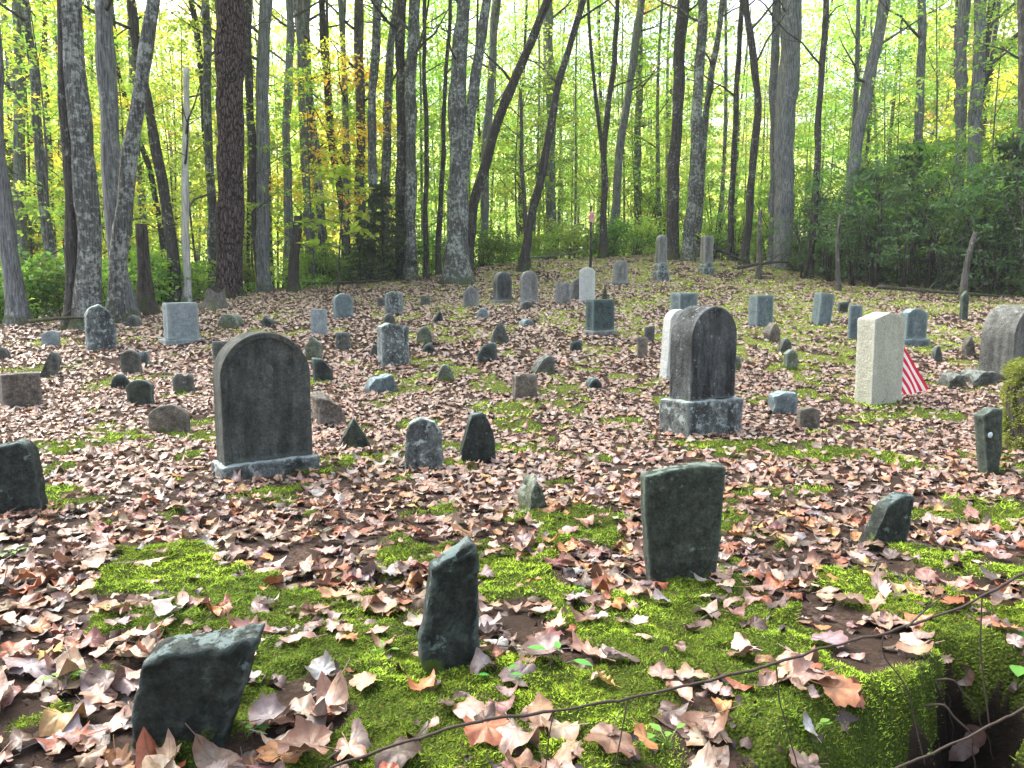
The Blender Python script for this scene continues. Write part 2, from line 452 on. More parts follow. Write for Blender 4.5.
# ------------------------------------------------------------------ ground sheet
def axis(a, b, fine_a, fine_b, d0, grow=1.06):
    xs = list(np.arange(fine_a, fine_b, d0))
    d = d0; x = xs[-1]
    while x < b: d = min(d * grow, 12); x += d; xs.append(x)
    d = d0; x = xs[0]; left = []
    while x > a: d = min(d * grow, 12); x -= d; left.append(x)
    return np.array(left[::-1] + xs)

gx = axis(-420, 420, -2.2, 2.2, .017, 1.035)
gy = axis(-120, 600, .95, 3.4, .014, 1.022)
GX, GY = np.meshgrid(gx, gy)
GZZ = ground(GX, GY)
mm = moss_mask(GX.ravel(), GY.ravel())
near = (GY.ravel() < 5)
GZf = GZZ.ravel() + mm * (.020 + .020 * mlump(GX.ravel(), GY.ravel())) * sstep(8, 4, GY.ravel())
nx, ny = len(gx), len(gy)
idx = np.arange(nx * ny).reshape(ny, nx)
q = np.stack([idx[:-1, :-1], idx[:-1, 1:], idx[1:, 1:], idx[1:, :-1]], -1).reshape(-1, 4)
gm = np_mesh('ground', np.stack([GX.ravel(), GY.ravel(), GZf], 1), q.ravel(), np.full(len(q), 4), True, attrs={'moss': mm, 'gully_shade': hollow(GX.ravel(), GY.ravel())})
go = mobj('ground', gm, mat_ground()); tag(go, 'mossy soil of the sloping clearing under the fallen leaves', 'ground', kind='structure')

# ------------------------------------------------------------------ label bookkeeping
ORD = ['', 'second', 'third', 'fourth', 'fifth', 'sixth', 'seventh', 'eighth', 'ninth', 'tenth', 'eleventh', 'twelfth',
       'thirteenth', 'fourteenth', 'fifteenth', 'sixteenth', 'seventeenth', 'eighteenth', 'nineteenth', 'twentieth']
PENDING = []
USED = set()
def later(o, base, px, py, marks): PENDING.append((o, base, px, py, marks))
def resolve_labels():
    groups = {}
    for o, base, px, py, marks in PENDING:
        best = min(marks, key=lambda m: (m[0] - px) ** 2 + 2.0 * (m[1] - py) ** 2)
        dx, dy = px - best[0], py - best[1]
        if abs(dx) > abs(dy) * .8: rel = 'right of' if dx > 0 else 'left of'
        else: rel = best[3][1] if dy > 0 else best[3][0]
        groups.setdefault((base, rel, best[2]), []).append((math.hypot(dx, dy), o))
    for (base, rel, mark), lst in groups.items():
        lst.sort(key=lambda e: e[0])
        for i, (d, o) in enumerate(lst):
            if len(lst) == 1: s = f'{base} {rel} {mark}'
            elif i == 0: s = f'{base} {rel} {mark}, nearest it'
            elif i < len(ORD): s = f'{base} {rel} {mark}, {ORD[i]} nearest'
            else: s = f'{base} {rel} {mark}, {i+1}th nearest'
            o['label'] = s

# ------------------------------------------------------------------ stones
FOOT = []      # footprints, to keep litter out of the stones
def rounded(w, t, h, nxn, nyn, nzn, r):
    """closed box lattice with rounded edges: returns verts (X,Y,Z) Z in 0..h, faces"""
    def sp(n, L):
        u = np.linspace(0, 1, n); u = .5 - .5 * np.cos(u * math.pi); u = .5 * u + .5 * np.linspace(0, 1, n); return u * L
    xs, ys, zs = sp(nxn, w) - w / 2, sp(nyn, t) - t / 2, sp(nzn, h)
    vid = {}; V = []
    def g(i, j, k):
        key = (i, j, k)
        if key not in vid: vid[key] = len(V); V.append((xs[i], ys[j], zs[k]))
        return vid[key]
    f = []
    for i in range(nxn - 1):
        for k in range(nzn - 1):
            f.append((g(i, 0, k), g(i + 1, 0, k), g(i + 1, 0, k + 1), g(i, 0, k + 1)))
            f.append((g(i, nyn - 1, k), g(i, nyn - 1, k + 1), g(i + 1, nyn - 1, k + 1), g(i + 1, nyn - 1, k)))
        for j in range(nyn - 1):
            f.append((g(i, j, nzn - 1), g(i + 1, j, nzn - 1), g(i + 1, j + 1, nzn - 1), g(i, j + 1, nzn - 1)))
            f.append((g(i, j, 0), g(i, j + 1, 0), g(i + 1, j + 1, 0), g(i + 1, j, 0)))
    for j in range(nyn - 1):
        for k in range(nzn - 1):
            f.append((g(0, j, k), g(0, j, k + 1), g(0, j + 1, k + 1), g(0, j + 1, k)))
            f.append((g(nxn - 1, j, k), g(nxn - 1, j + 1, k), g(nxn - 1, j + 1, k + 1), g(nxn - 1, j, k + 1)))
    V = np.array(V)
    lo = np.array([-w / 2 + r, -t / 2 + r, r]); hi = np.array([w / 2 - r, t / 2 - r, h - r])
    c = np.clip(V, lo, np.maximum(lo, hi)); d = V - c; L = np.linalg.norm(d, axis=1)
    m = L > 1e-9; V[m] = c[m] + d[m] / L[m][:, None] * r
    return V, f

def stone_mesh(name, w, h, t, top='flat', xl=((0, 0), (1, 0)), xr=((0, 1), (1, 1)), r=.012, rough=.003, freq=9, seed=0, recess=0, res=.03, lean_y=0.0, chip=0.0):
    n = lambda L, a, b: int(max(a, min(b, L / res)))
    V, f = rounded(w, t, h, n(w, 7, 60), n(t, 4, 20), n(h, 8, 80), min(r, t * .45, w * .3, h * .3))
    u = V[:, 0] / w + .5; v = V[:, 2] / h
    xc = V[:, 0].copy()
    if top == 'arch':
        R = w / 2; tp = 1 - (R - np.sqrt(np.clip(R * R - np.clip(xc, -R, R) ** 2, 0, None))) / h
    elif top == 'low':
        tp = 1 - .5 * (w * .5 / h) * np.abs(2 * u - 1) ** 2.4
    elif top == 'seg':
        tp = 1 - .28 * (w / h) * (2 * u - 1) ** 2
    elif top == 'gable':
        tp = 1 - .055 * np.abs(2 * u - 1)
    elif top == 'flat':
        tp = np.ones_like(u)
    elif top == 'round':
        tp = .18 + .82 * np.sqrt(np.clip(1 - np.abs(2 * u - 1) ** 2.3, 0, 1))
    else:
        tp = np.interp(u, [p[0] for p in top], [p[1] for p in top])
    L = np.interp(v, [p[0] for p in xl], [p[1] for p in xl]); Rr = np.interp(v, [p[0] for p in xr], [p[1] for p in xr])
    V[:, 0] = (L + (Rr - L) * u - .5) * w
    V[:, 2] = v * h * tp
    if recess:
        m = recess; R = w / 2 - m
        zc = h - w / 2
        inside_top = np.where(V[:, 2] > zc, R - np.hypot(xc, V[:, 2] - zc), R - np.abs(xc))
        k = sstep(0, .012, np.minimum(inside_top, V[:, 2] - .02)) * (V[:, 1] < -t * .3)
        V[:, 1] += .014 * k
    s = seed * 3.7
    if rough:
        for j, (fr, am) in enumerate(((freq, 1.0), (freq * 2.4, .55), (freq * 6, .3))):
            for ax in range(3):
                V[:, ax] += rough * am * vnoise(V[:, 0] * fr + s, V[:, 1] * fr + ax * 31, V[:, 2] * fr + s, seed + ax + 10 * j)
    if chip:
        # flat chipped facets
        rg = np.random.default_rng(seed + 5)
        for _ in range(int(chip)):
            nrm = rg.normal(size=3); nrm[2] = abs(nrm[2]) * .7; nrm /= np.linalg.norm(nrm)
            dd = V - np.array([0, 0, h * .45]); pr = dd @ nrm
            lim = np.quantile(pr, .86)
            over = np.clip(pr - lim, 0, None)
            V -= np.outer(over * .85, nrm)
    if rough > .0045:
        A = rough * 1.5
        for ax in range(3):
            q = vnoise(V[:, 0] * freq * .8 + s + 5, V[:, 1] * freq * .8 + ax * 11, V[:, 2] * freq * .55, seed + 50 + ax)
            V[:, ax] += A * (np.round(q * 2.2) / 2.2) * .8
    V[:, 1] += lean_y * V[:, 2]
    L = []; C = []
    for a in f: L.extend(a); C.append(len(a))
    me = np_mesh(name, V, L, C, True)
    try: me.set_sharp_from_angle(angle=math.radians(38))
    except Exception: pass
    return me

BUR = .06
def place(x0, x1, yb, yt, yaw, tr, wmin=.03, base_lift=0.0):
    """silhouette pixels -> world position, width, height, thickness"""
    px = (x0 + x1) / 2
    X, Y, Z = hit(px, yb)
    dep = project(X, Y, Z)[2]
    W = (x1 - x0) * dep / F
    rel = abs(yaw + math.atan2(X, Y))
    # W = w cos + t sin, t = tr*w
    w = W / (math.cos(rel) + tr * math.sin(rel))
    t = tr * w
    h = (yb - yt) * dep / F
    h = h / math.cos(PITCH * .3)
    return X, Y + t * .5, Z, w, h, t

STONE_MARKS = []
def add_stone(label, cat, x0, x1, yt, yb, mat, yaw=20, tr=.3, name=None, group=None, tilt=0, lean=0, plinth=None, seed=None, extra=None, **k):
    seed = seed if seed is not None else int(x0 * 7 + yb)
    ya = math.radians(yaw)
    X, Y, Z, w, h, t = place(x0, x1, yb, yt, ya, tr)
    name = name or ('headstone' if cat in ('headstone', 'obelisk') else 'fieldstone')
    res = max(.009, Y * .003)
    if plinth:
        # (total width px, height px)
        pw, ph, prt = plinth[:3]
        root = empty(name, (X, Y, Z - .02), ya)
        dep = project(X, Y, Z)[2]
        ph_m = ph * dep / F; pw_m = w * pw; pt = max(t * prt, t + .06)
        pm = stone_mesh('base', pw_m, ph_m + .1, pt, 'flat', r=.015, rough=.006, seed=seed + 2, res=res)
        b = mobj('base', pm, SM[plinth[3]] if len(plinth) > 3 else SM[mat], root, (0, 0, -.08))
        sm = stone_mesh('stone', w, h - ph_m, t, res=res, seed=seed, **k)
        s = mobj('stone', sm, SM[mat], root, (0, 0, ph_m + .02))
        s.rotation_euler = (math.radians(lean), math.radians(tilt), 0)
        if extra: extra(s, w, h - ph_m, t)
        tag(root, label, cat, group)
        FOOT.append((X, Y, max(pw_m, pt) * .55))
        o = root
    else:
        bur = .05 + .08 * h
        sm = stone_mesh(name, w, h + bur, t, res=res, seed=seed, **k)
        # mesh origin stays at the buried foot; object z lets texture 'z' start at soil
        sm.transform(__import__('mathutils').Matrix.Translation((0, 0, -bur)))
        o = mobj(name, sm, SM[mat], None, (X, Y, Z + .01))
        o.rotation_euler = (math.radians(lean), math.radians(tilt), ya)
        tag(o, label, cat, group)
        if extra:
            extra(o, w, h, t)
        FOOT.append((X, Y, w * .5))
    return o

P = lambda *a: tuple(a)
HG = 'carved headstones'; FG = 'rough uncut grave markers'

# --- the big ones
def emblem(s, w, h, t):
    a = np.linspace(0, 2 * math.pi, 20, endpoint=False)
    yy = -t / 2 + .009
    def disc(cx, cz, rx, rz):
        V = [(cx + rx * math.cos(q), yy, cz + rz * math.sin(q)) for q in a] + [(cx + rx * .8 * math.cos(q), yy - .004, cz + rz * .8 * math.sin(q)) for q in a]
        f = [(i, (i + 1) % 20, 20 + (i + 1) % 20, 20 + i) for i in range(20)] + [tuple(range(20, 40))]
        return V, f
    m = MB(); m.add(*disc(.02, h * .70, .028, .042)); m.add(*disc(.02, h * .585, .013, .013))
    o = mobj('carved_emblem', m.mesh('carved_emblem', False), SM['pale'], s)
add_stone('large dark round-topped headstone with recessed arched face on a mossy pale base', 'headstone', 215, 308, 333, 476, 'big', 35, .34, group=HG,
          top='arch', recess=.035, r=.008, rough=.0015, plinth=(1.10, 15, 1.45, 'mott'), extra=emblem)
add_stone('large black-streaked arched headstone on a thick stone block base, in front of a white one', 'headstone', 672, 737, 307, 433, 'bigb', 32, .46, group=HG,
          top='arch', r=.01, rough=.002, plinth=(1.22, 33, 1.35, 'mott'))
add_stone('white tapering marble stone half hidden behind the black-streaked arched headstone', 'headstone', 660, 694, 311, 378, 'white', 30, .3, group=HG,
          top='low', rough=.003, xl=P((0, -.1), (.15, .02), (1, .12)), xr=P((0, 1.1), (.15, .98), (1, .88)))
add_stone('blue-grey block headstone with sloped top behind the black-streaked arched one', 'headstone', 671, 698, 294, 338, 'bgran', 34, .5, group=HG, top='flat', rough=.002)
def regiment(s, w, h, t):
    # faint arc of worn letters under the gable
    m = MB()
    for i in range(7):
        a = math.radians(150 - i * 20)
        cx, cz = .0 + .32 * w * math.cos(a), h * .80 + .17 * w * math.sin(a)
        m.add([(cx + dx, -t / 2 - .002 + dy, cz + dz) for dy in (0, .004) for dx, dz in ((-.014, -.012), (.014, -.012), (.014, .012), (-.014, .012))],
              [(0, 1, 2, 3), (7, 6, 5, 4), (0, 4, 5, 1), (1, 5, 6, 2), (2, 6, 7, 3), (3, 7, 4, 0)])
    mobj('worn_carving', m.mesh('worn_carving', False), SM['brown'], s)
add_stone('cream white headstone with low gabled top beside the striped flag', 'headstone', 861, 904, 314, 404, 'cream', 28, .42, group=HG, top='gable', r=.008, rough=.0025, tilt=-1.5)
add_stone('thick grey arched headstone at the right edge above a row of low rocks', 'headstone', 994, 1052, 307, 376, 'greyd', 28, .5, group=HG, top='arch', r=.01, rough=.003)
# --- back rows
add_stone('pale granite block headstone on a low base near the tree stump', 'headstone', 163, 196, 303, 343, 'granite', 44, .4, group=HG, top='flat', rough=.003, plinth=(1.28, 4, 1.6, 'granite'))
add_stone('dark green square granite headstone on a low base, front of a thin dark spike', 'headstone', 586, 615, 300, 335, 'dgran', 32, .45, group=HG, top='flat', r=.006, rough=.0005, plinth=(1.15, 4, 1.4, 'grey'))
add_stone('white round-shouldered marble tablet, brightest stone of the back row', 'headstone', 579, 595, 268, 303, 'white', 10, .15, group=HG, top='low', rough=.002)
add_stone('narrow pale slab leaning against the left of the white tablet', 'headstone', 570, 581, 276, 300, 'grey', 20, .2, group=HG, top=P((0, .75), (.6, 1), (1, .95)), tilt=7)
add_stone('squat grey tablet with a worn uneven top, left of the white tablet', 'headstone', 555, 571, 282, 304, 'grey', 15, .2, group=HG, top=P((0, .98), (.5, .93), (.7, 1), (1, .92)), rough=.008)
add_stone('dark arched headstone with a pale streak on a thin base, back row', 'headstone', 493, 512, 272, 303, 'bigb', 38, .3, group=HG, top='arch', rough=.003, plinth=(1.25, 3, 1.5, 'grey'))
add_stone('grey arched headstone on a thin base, right of the dark arched one', 'headstone', 520, 538, 271, 303, 'grey', 28, .2, group=HG, top='arch', rough=.003, plinth=(1.15, 3, 1.5, 'grey'))
add_stone('small pointed grey tablet left of the dark arched headstone', 'headstone', 463, 479, 286, 307, 'grey', 12, .2, group=HG, top=P((0, .72), (.5, 1), (1, .72)), rough=.004)
add_stone('grey pointed marker on a wide flat base, below the tall monuments', 'headstone', 613, 628, 260, 285, 'grey', 10, .3, group=HG, top=P((0, .8), (.3, .97), (.7, .97), (1, .8)), rough=.004, plinth=(1.5, 3, 1.6, 'grey'))
def obelisk(label, x0, x1, yt, yb, b0, b1, bt, top):
    X, Y, Z = hit((x0 + x1) / 2, yb); dep = project(X, Y, Z)[2]; s = dep / F
    root = empty('monument', (X, Y, Z - .02), math.radians(15))
    w = (x1 - x0) * s * .82; pw = (b1 - b0) * s * .8
    H = (yb - yt) * s; bh = (yb - bt) * s
    mobj('base', stone_mesh('base', pw, bh * .5 + .1, pw, r=.02, rough=.015, seed=3, res=.06), SM['mott'], root, (0, 0, -.08))
    mobj('die', stone_mesh('die', pw * .78, bh * .5, pw * .78, r=.02, rough=.012, seed=5, res=.05, top='low'), SM['mott'], root, (0, 0, bh * .5 + .005))
    mobj('shaft', stone_mesh('shaft', w, H - bh * .92, w * .9, top, r=.02, rough=.006, seed=8, res=.05), SM['grey'], root, (0, 0, bh * .92))
    tag(root, label, 'monument', 'tall narrow monuments at the back'); FOOT.append((X, Y, pw * .6))
obelisk('taller narrow grey monument on a broken lumpy pedestal, at the back', 655, 666, 235, 281, 652, 669, 262, 'arch')
obelisk('shorter narrow grey monument with flat top on a low pedestal, at the back', 700, 712, 236, 273, 697, 713, 262, 'flat')
add_stone('blue-grey block headstone with mossy dark foot, right of the black-streaked arched one', 'headstone', 750, 774, 296, 327, 'bgran', 30, .45, group=HG, top='flat', rough=.003)
add_stone('blue-grey block headstone tilted backwards, second from the blocks at the right', 'headstone', 813, 832, 294, 325, 'bgran', 26, .5, group=HG, top='flat', rough=.003, tilt=6)
add_stone('thin grey slab standing just left of the cream gabled headstone', 'headstone', 848, 861, 306, 340, 'bgran', 10, .2, group=HG, top='flat', rough=.004)
add_stone('blue-grey headstone with raised centre and notched shoulders on a base, behind the flag', 'headstone', 902, 927, 309, 346, 'bgran', 14, .4, group=HG,
          top=P((0, .88), (.22, .9), (.26, 1), (.74, 1), (.78, .9), (1, .88)), rough=.002, plinth=(1.3, 7, 1.3, 'bgran'))
add_stone('slim greenish pointed stone below the pale snag at the right', 'grave marker', 960, 968, 292, 321, 'greens', 15, .4, group=FG, top=P((0, .85), (.5, 1), (1, .8)), rough=.006)
add_stone('dark blue-grey square tablet in the left back rows', 'headstone', 333, 353, 294, 319, 'bgran', 36, .25, group=HG, top='seg', rough=.006)
add_stone('small light teal tablet left of a dark square stone', 'headstone', 311, 327, 310, 336, 'granite', 14, .3, group=HG, top='flat', rough=.006)
add_stone('rough grey tablet with worn top behind the mottled block', 'headstone', 385, 403, 292, 315, 'mott', 15, .25, group=HG, top=P((0, .9), (.3, 1), (1, .95)), rough=.01)
add_stone('white-and-black mottled square headstone in the middle of the clearing', 'headstone', 377, 409, 324, 366, 'mott', 34, .35, group=HG, top=P((0, .94), (.3, 1), (.7, .97), (1, .93)), rough=.008)
add_stone('tall lichen-mottled stone with rounded top by the left trunks', 'headstone', 86, 114, 306, 351, 'mott', 40, .3, group=HG, top=P((0, .8), (.15, .95), (.45, 1), (.8, .86), (1, .55)), rough=.012)
add_stone('small arched headstone with raised rim in the left middle rows', 'headstone', 121, 140, 351, 375, 'field', 18, .3, group=HG, top='arch', recess=.02, rough=.004)
add_stone('dark green arched small headstone below the rimmed one', 'headstone', 127, 153, 381, 406, 'greens', 5, .2, group=HG, top='low', rough=.006)
add_stone('brown square block headstone with lighter top at the left edge', 'headstone', 0, 36, 375, 407, 'brown', 44, .35, group=HG, top='flat', rough=.006, r=.01)
add_stone('low wide brown sandstone marker left of the large dark headstone', 'headstone', 149, 188, 405, 433, 'brown', 8, .2, group=HG, top='seg', rough=.006)
# --- fieldstones
fs = [
 ('pointed-top dark slab leaning forward near the left trunks', 36, 58, 352, 378, 'field', P((0, .5), (.45, 1), (.8, .9), (1, .7)), P((0, -.05), (1, .35)), P((0, .8), (1, 1.05)), {}),
 ('small pale worn stone in front of the far left trunk', 41, 58, 331, 346, 'granite', P((0, .8), (.6, 1), (1, .9)), None, None, {}),
 ('small dark rock cut by the left edge of the clearing', -6, 9, 348, 361, 'field', 'round', None, None, {}),
 ('small grey block just right of the rimmed arched headstone', 139, 149, 352, 365, 'mott', 'flat', None, None, {}),
 ('small dark lump left of the dark green arched headstone', 110, 128, 375, 389, 'slate', 'round', None, None, {}),
 ('small dark jagged stone behind the low brown marker', 173, 192, 373, 393, 'field', P((0, .8), (.3, 1), (.6, .85), (.8, .95), (1, .8)), None, None, {}),
 ('low rock at the foot of the left trunk group', 123, 139, 316, 328, 'field', 'round', None, None, dict(tr=.8)),
 ('low grey-green rock below the tree stump', 215, 241, 315, 329, 'mossr', 'round', None, None, dict(tr=.8)),
 ('small dark rock below the pine, right of the stump', 261, 274, 317, 328, 'slate', P((0, .6), (.3, 1), (1, .7)), None, None, {}),
 ('small dark square stone in the left back rows', 335, 350, 333, 351, 'field', 'flat', None, None, {}),
 ('grey-green lichened small stone just right of the large dark headstone', 305, 321, 338, 361, 'mossr', P((0, .7), (.5, 1), (1, .8)), None, None, {}),
 ('black blocky broken stone behind the large dark headstone', 311, 332, 359, 381, 'slate', P((0, 1), (.5, .95), (1, .5)), None, None, dict(tr=.6)),
 ('dark stone peeping over the left shoulder of the large headstone', 212, 228, 342, 362, 'field', 'flat', None, None, {}),
 ('light brown sloping boulder right of the large dark headstone', 309, 346, 397, 426, 'brown', P((0, 1), (.35, .98), (.75, .55), (1, .12)), None, None, dict(tr=.9, rough=.02)),
 ('dark rock hidden behind the mottled block stone', 382, 396, 314, 326, 'field', 'round', None, None, {}),
 ('small dark marker left of the rough grey tablet', 377, 385, 298, 308, 'field', 'flat', None, None, {}),
 ('small dark marker right of the rough grey tablet', 420, 430, 296, 306, 'field', 'flat', None, None, {}),
 ('small dark triangular rock in the middle back rows', 431, 443, 310, 323, 'slate', P((0, .2), (.75, 1), (1, .6)), None, None, {}),
 ('small dark lump left of the mottled block', 369, 379, 344, 357, 'field', 'round', None, None, {}),
 ('rounded lichened lump right of the mottled block', 416, 432, 327, 345, 'mossr', 'round', None, None, dict(tr=.7)),
 ('low dark lump below the rounded lichened one', 421, 435, 345, 354, 'slate', 'round', None, None, dict(tr=.7)),
 ('flat blue-grey slab lying in front of the mottled block', 362, 395, 378, 393, 'bgran', P((0, .5), (.2, .9), (.8, 1), (1, .5)), None, None, dict(tr=.7, rough=.015)),
 ('grey shaggy small stone right of the flat lying slab', 437, 454, 366, 383, 'mossr', 'round', None, None, {}),
 ('dark jagged stone in front of the sharp triangular one', 478, 497, 343, 362, 'slate', P((0, .5), (.3, .9), (.8, 1), (1, .9)), None, None, {}),
 ('sharp triangular dark stone in the middle of the clearing', 492, 510, 320, 344, 'field', P((0, .35), (.4, 1), (.65, .8), (1, .1)), None, None, {}),
 ('low bluish rock below the small pointed grey tablet', 476, 489, 309, 319, 'bgran', 'round', None, None, dict(tr=.8)),
 ('thin dark spike behind the dark green square granite', 600, 609, 284, 306, 'greens', P((0, .5), (.5, 1), (1, .6)), P((0, 0), (1, .3)), P((0, 1), (1, .75)), {}),
 ('small dark cube-like rock left of centre behind the wedge rock', 570, 582, 340, 353, 'slate', P((0, .8), (.5, .9), (1, 1)), None, None, dict(tr=.7)),
 ('dark wedge rock in the middle of the leaves', 530, 555, 357, 374, 'field', P((0, .3), (.55, .95), (.8, 1), (1, .8)), None, None, dict(tr=.8)),
 ('squarish brown-grey rock below the wedge rock', 511, 537, 373, 399, 'brown', P((0, .85), (.5, .95), (1, .9)), None, None, dict(tr=.6, rough=.015)),
 ('small dark rock right of the squarish brown-grey rock', 585, 604, 379, 390, 'slate', 'round', None, None, dict(tr=.8)),
 ('upright brown post-like marker, nearer of a pair', 637, 648, 337, 359, 'brown', P((0, 1), (1, .96)), None, None, {}),
 ('upright dark post-like marker, farther of a pair', 644, 655, 326, 342, 'field', P((0, .9), (1, 1)), None, None, {}),
 ('small dark rock in front of the grey arched headstones', 520, 534, 302, 311, 'field', 'round', None, None, {}),
 ('low bluish flat rock under the arched headstones', 519, 534, 320, 327, 'bgran', 'round', None, None, dict(tr=.9)),
 ('brown rough rock in front of the mossy-footed block', 765, 782, 323, 341, 'brown', P((0, .5), (.4, 1), (.8, .9), (1, .5)), None, None, dict(tr=.7, rough=.02)),
 ('dark rounded rock above a brown-green one on the right', 779, 792, 339, 353, 'field', 'round', None, None, {}),
 ('brown-green small stone below the dark rounded rock', 784, 798, 350, 370, 'mossr', P((0, .8), (.5, 1), (1, .75)), None, None, {}),
 ('small mossy stone peeping right of the black-streaked headstone', 730, 743, 356, 371, 'mossr', 'round', None, None, {}),
 ('small dark slanted marker between two blue-grey blocks', 838, 848, 301, 313, 'slate', P((0, .8), (1, 1)), None, None, dict(tilt=8)),
 ('twisted brown wood-like stone at the right middle', 964, 976, 333, 358, 'brown', P((0, .5), (.4, 1), (.7, .7), (1, .3)), None, None, dict(rough=.02)),
 ('small dark rock right of the flag', 932, 943, 347, 361, 'field', 'round', None, None, {}),
 ('flat rock in the row before the thick grey headstone, left end', 943, 968, 374, 388, 'field', 'round', None, None, dict(tr=.7, rough=.02)),
 ('long flat rock in the row before the thick grey headstone, right end', 966, 1010, 372, 386, 'field', P((0, .7), (.3, 1), (.7, .8), (1, .6)), None, None, dict(tr=.5, rough=.02)),
 ('blue-topped squarish rock right of the black-streaked headstone', 769, 799, 394, 414, 'bgran', P((0, .85), (.5, 1), (1, .95)), None, None, dict(tr=.7, rough=.012)),
 ('small brown block just below the blue-topped rock', 799, 821, 408, 430, 'brown', P((0, .9), (.5, 1), (1, .85)), None, None, {}),
 ('small green-grey triangular stone right of the large dark headstone', 338, 368, 419, 448, 'greens', P((0, .3), (.5, 1), (1, .25)), None, None, {}),
 ('rough speckled granite stone with rounded top, left of the dark pointed slab', 404, 442, 419, 470, 'mott', P((0, .72), (.15, .9), (.5, 1), (.85, .96), (1, .75)), None, None, dict(rough=.01, tr=.3)),
 ('smooth dark pointed slab in the middle foreground', 456, 497, 413, 463, 'slate', P((0, .42), (.3, .96), (.65, 1), (.85, .8), (1, .5)), P((0, 0), (1, .1)), P((0, 1), (1, .95)), dict(rough=.003, tr=.25)),
 ('lumpy mossy stone with white lichen cap in the middle foreground', 512, 553, 478, 516, 'mossr', P((0, .35), (.2, .7), (.5, 1), (.75, .8), (1, .4)), P((0, 0), (1, .1)), P((0, 1), (1, .9)), dict(rough=.02, tr=.7)),
 ('tall green slate slab, largest of the foreground', 640, 723, 466, 585, 'greens', P((0, .93), (.3, .97), (.7, 1), (1, .99)), P((0, .16), (.35, .06), (.7, .01), (1, .0)), P((0, .90), (.4, .96), (1, 1)), dict(rough=.003, tr=.2, yaw=6, r=.008, chip=0)),
 ('slanting grey stone tilted right, half sunk at the right foreground', 862, 913, 497, 548, 'slate', P((0, .25), (.35, .85), (.7, 1), (1, .97)), P((0, 0), (1, .05)), P((0, .86), (1, 1)), dict(rough=.005, tr=.3)),
 ('dark slab with pale blue lichen top at the left edge', -34, 38, 443, 517, 'slate', P((0, .9), (.5, .94), (.8, 1), (.93, .97), (1, .86)), None, P((0, .97), (.6, .97), (1, .90)), dict(rough=.007, tr=.3, yaw=14)),
 ('dark upright jagged stone in the central foreground', 420, 482, 543, 674, 'slate', P((0, .85), (.3, .90), (.6, .95), (.85, 1), (1, .97)), P((0, .06), (.45, -.0), (.85, .10), (1, .14)), P((0, .76), (.2, .90), (.45, 1.0), (1, .93)), dict(rough=.009, tr=.34, yaw=14, freq=8)),
]
for label, x0, x1, yt, yb, mat, top, xl, xr, kw in fs:
    k = dict(tr=.4, rough=.008, yaw=(int(x0 * 13) % 30) - 2); k.update(kw)
    if xl: k['xl'] = xl
    if xr: k['xr'] = xr
    add_stone(label, 'grave marker' if (yb - yt) > (x1 - x0) * .85 else 'rock', x0, x1, yt, yb, mat, group=FG, top=top, seed=int(abs(x0) * 3 + yb), **k)

# slanted corner stone with tilted body
add_stone('dark leaning slab with bright lichen top edge in the bottom left foreground', 'grave marker', 122, 263, 634, 752, 'slate', 6, .26, group=FG,
          top=P((0, .88), (.15, .93), (.5, .95), (.8, .99), (1, 1.0)), xl=P((0, .0), (.5, .09), (1, .19)), xr=P((0, .64), (.3, .76), (1, 1.0)), rough=.007, r=.012, freq=11, lean=6)
def sticker(o, w, h, t):
    a = np.linspace(0, 2 * math.pi, 20, endpoint=False)
    V = [(.02 * math.cos(q) - w * .2, -t / 2 - .006, h * .62 + .02 * math.sin(q)) for q in a] + [(.02 * math.cos(q) - w * .2, -t / 2 + .004, h * .62 + .02 * math.sin(q)) for q in a]
    m = MB(); m.add(V, [tuple(range(20))[::-1]] + [(i, (i + 1) % 20, 20 + (i + 1) % 20, 20 + i) for i in range(20)])
    mobj('round_tag', m.mesh('round_tag', False), simple('pale_tag', (.62, .75, .74), .4, var=.1), o)
add_stone('leaning green stone with a round pale tag near the right edge', 'grave marker', 980, 1006, 409, 474, 'greens', 22, .35, group=FG, top=P((0, .96), (.6, 1), (1, .97)),
          xr=P((0, .75), (1, 1)), xl=P((0, .15), (1, 0)), rough=.006, tilt=-9, extra=sticker)

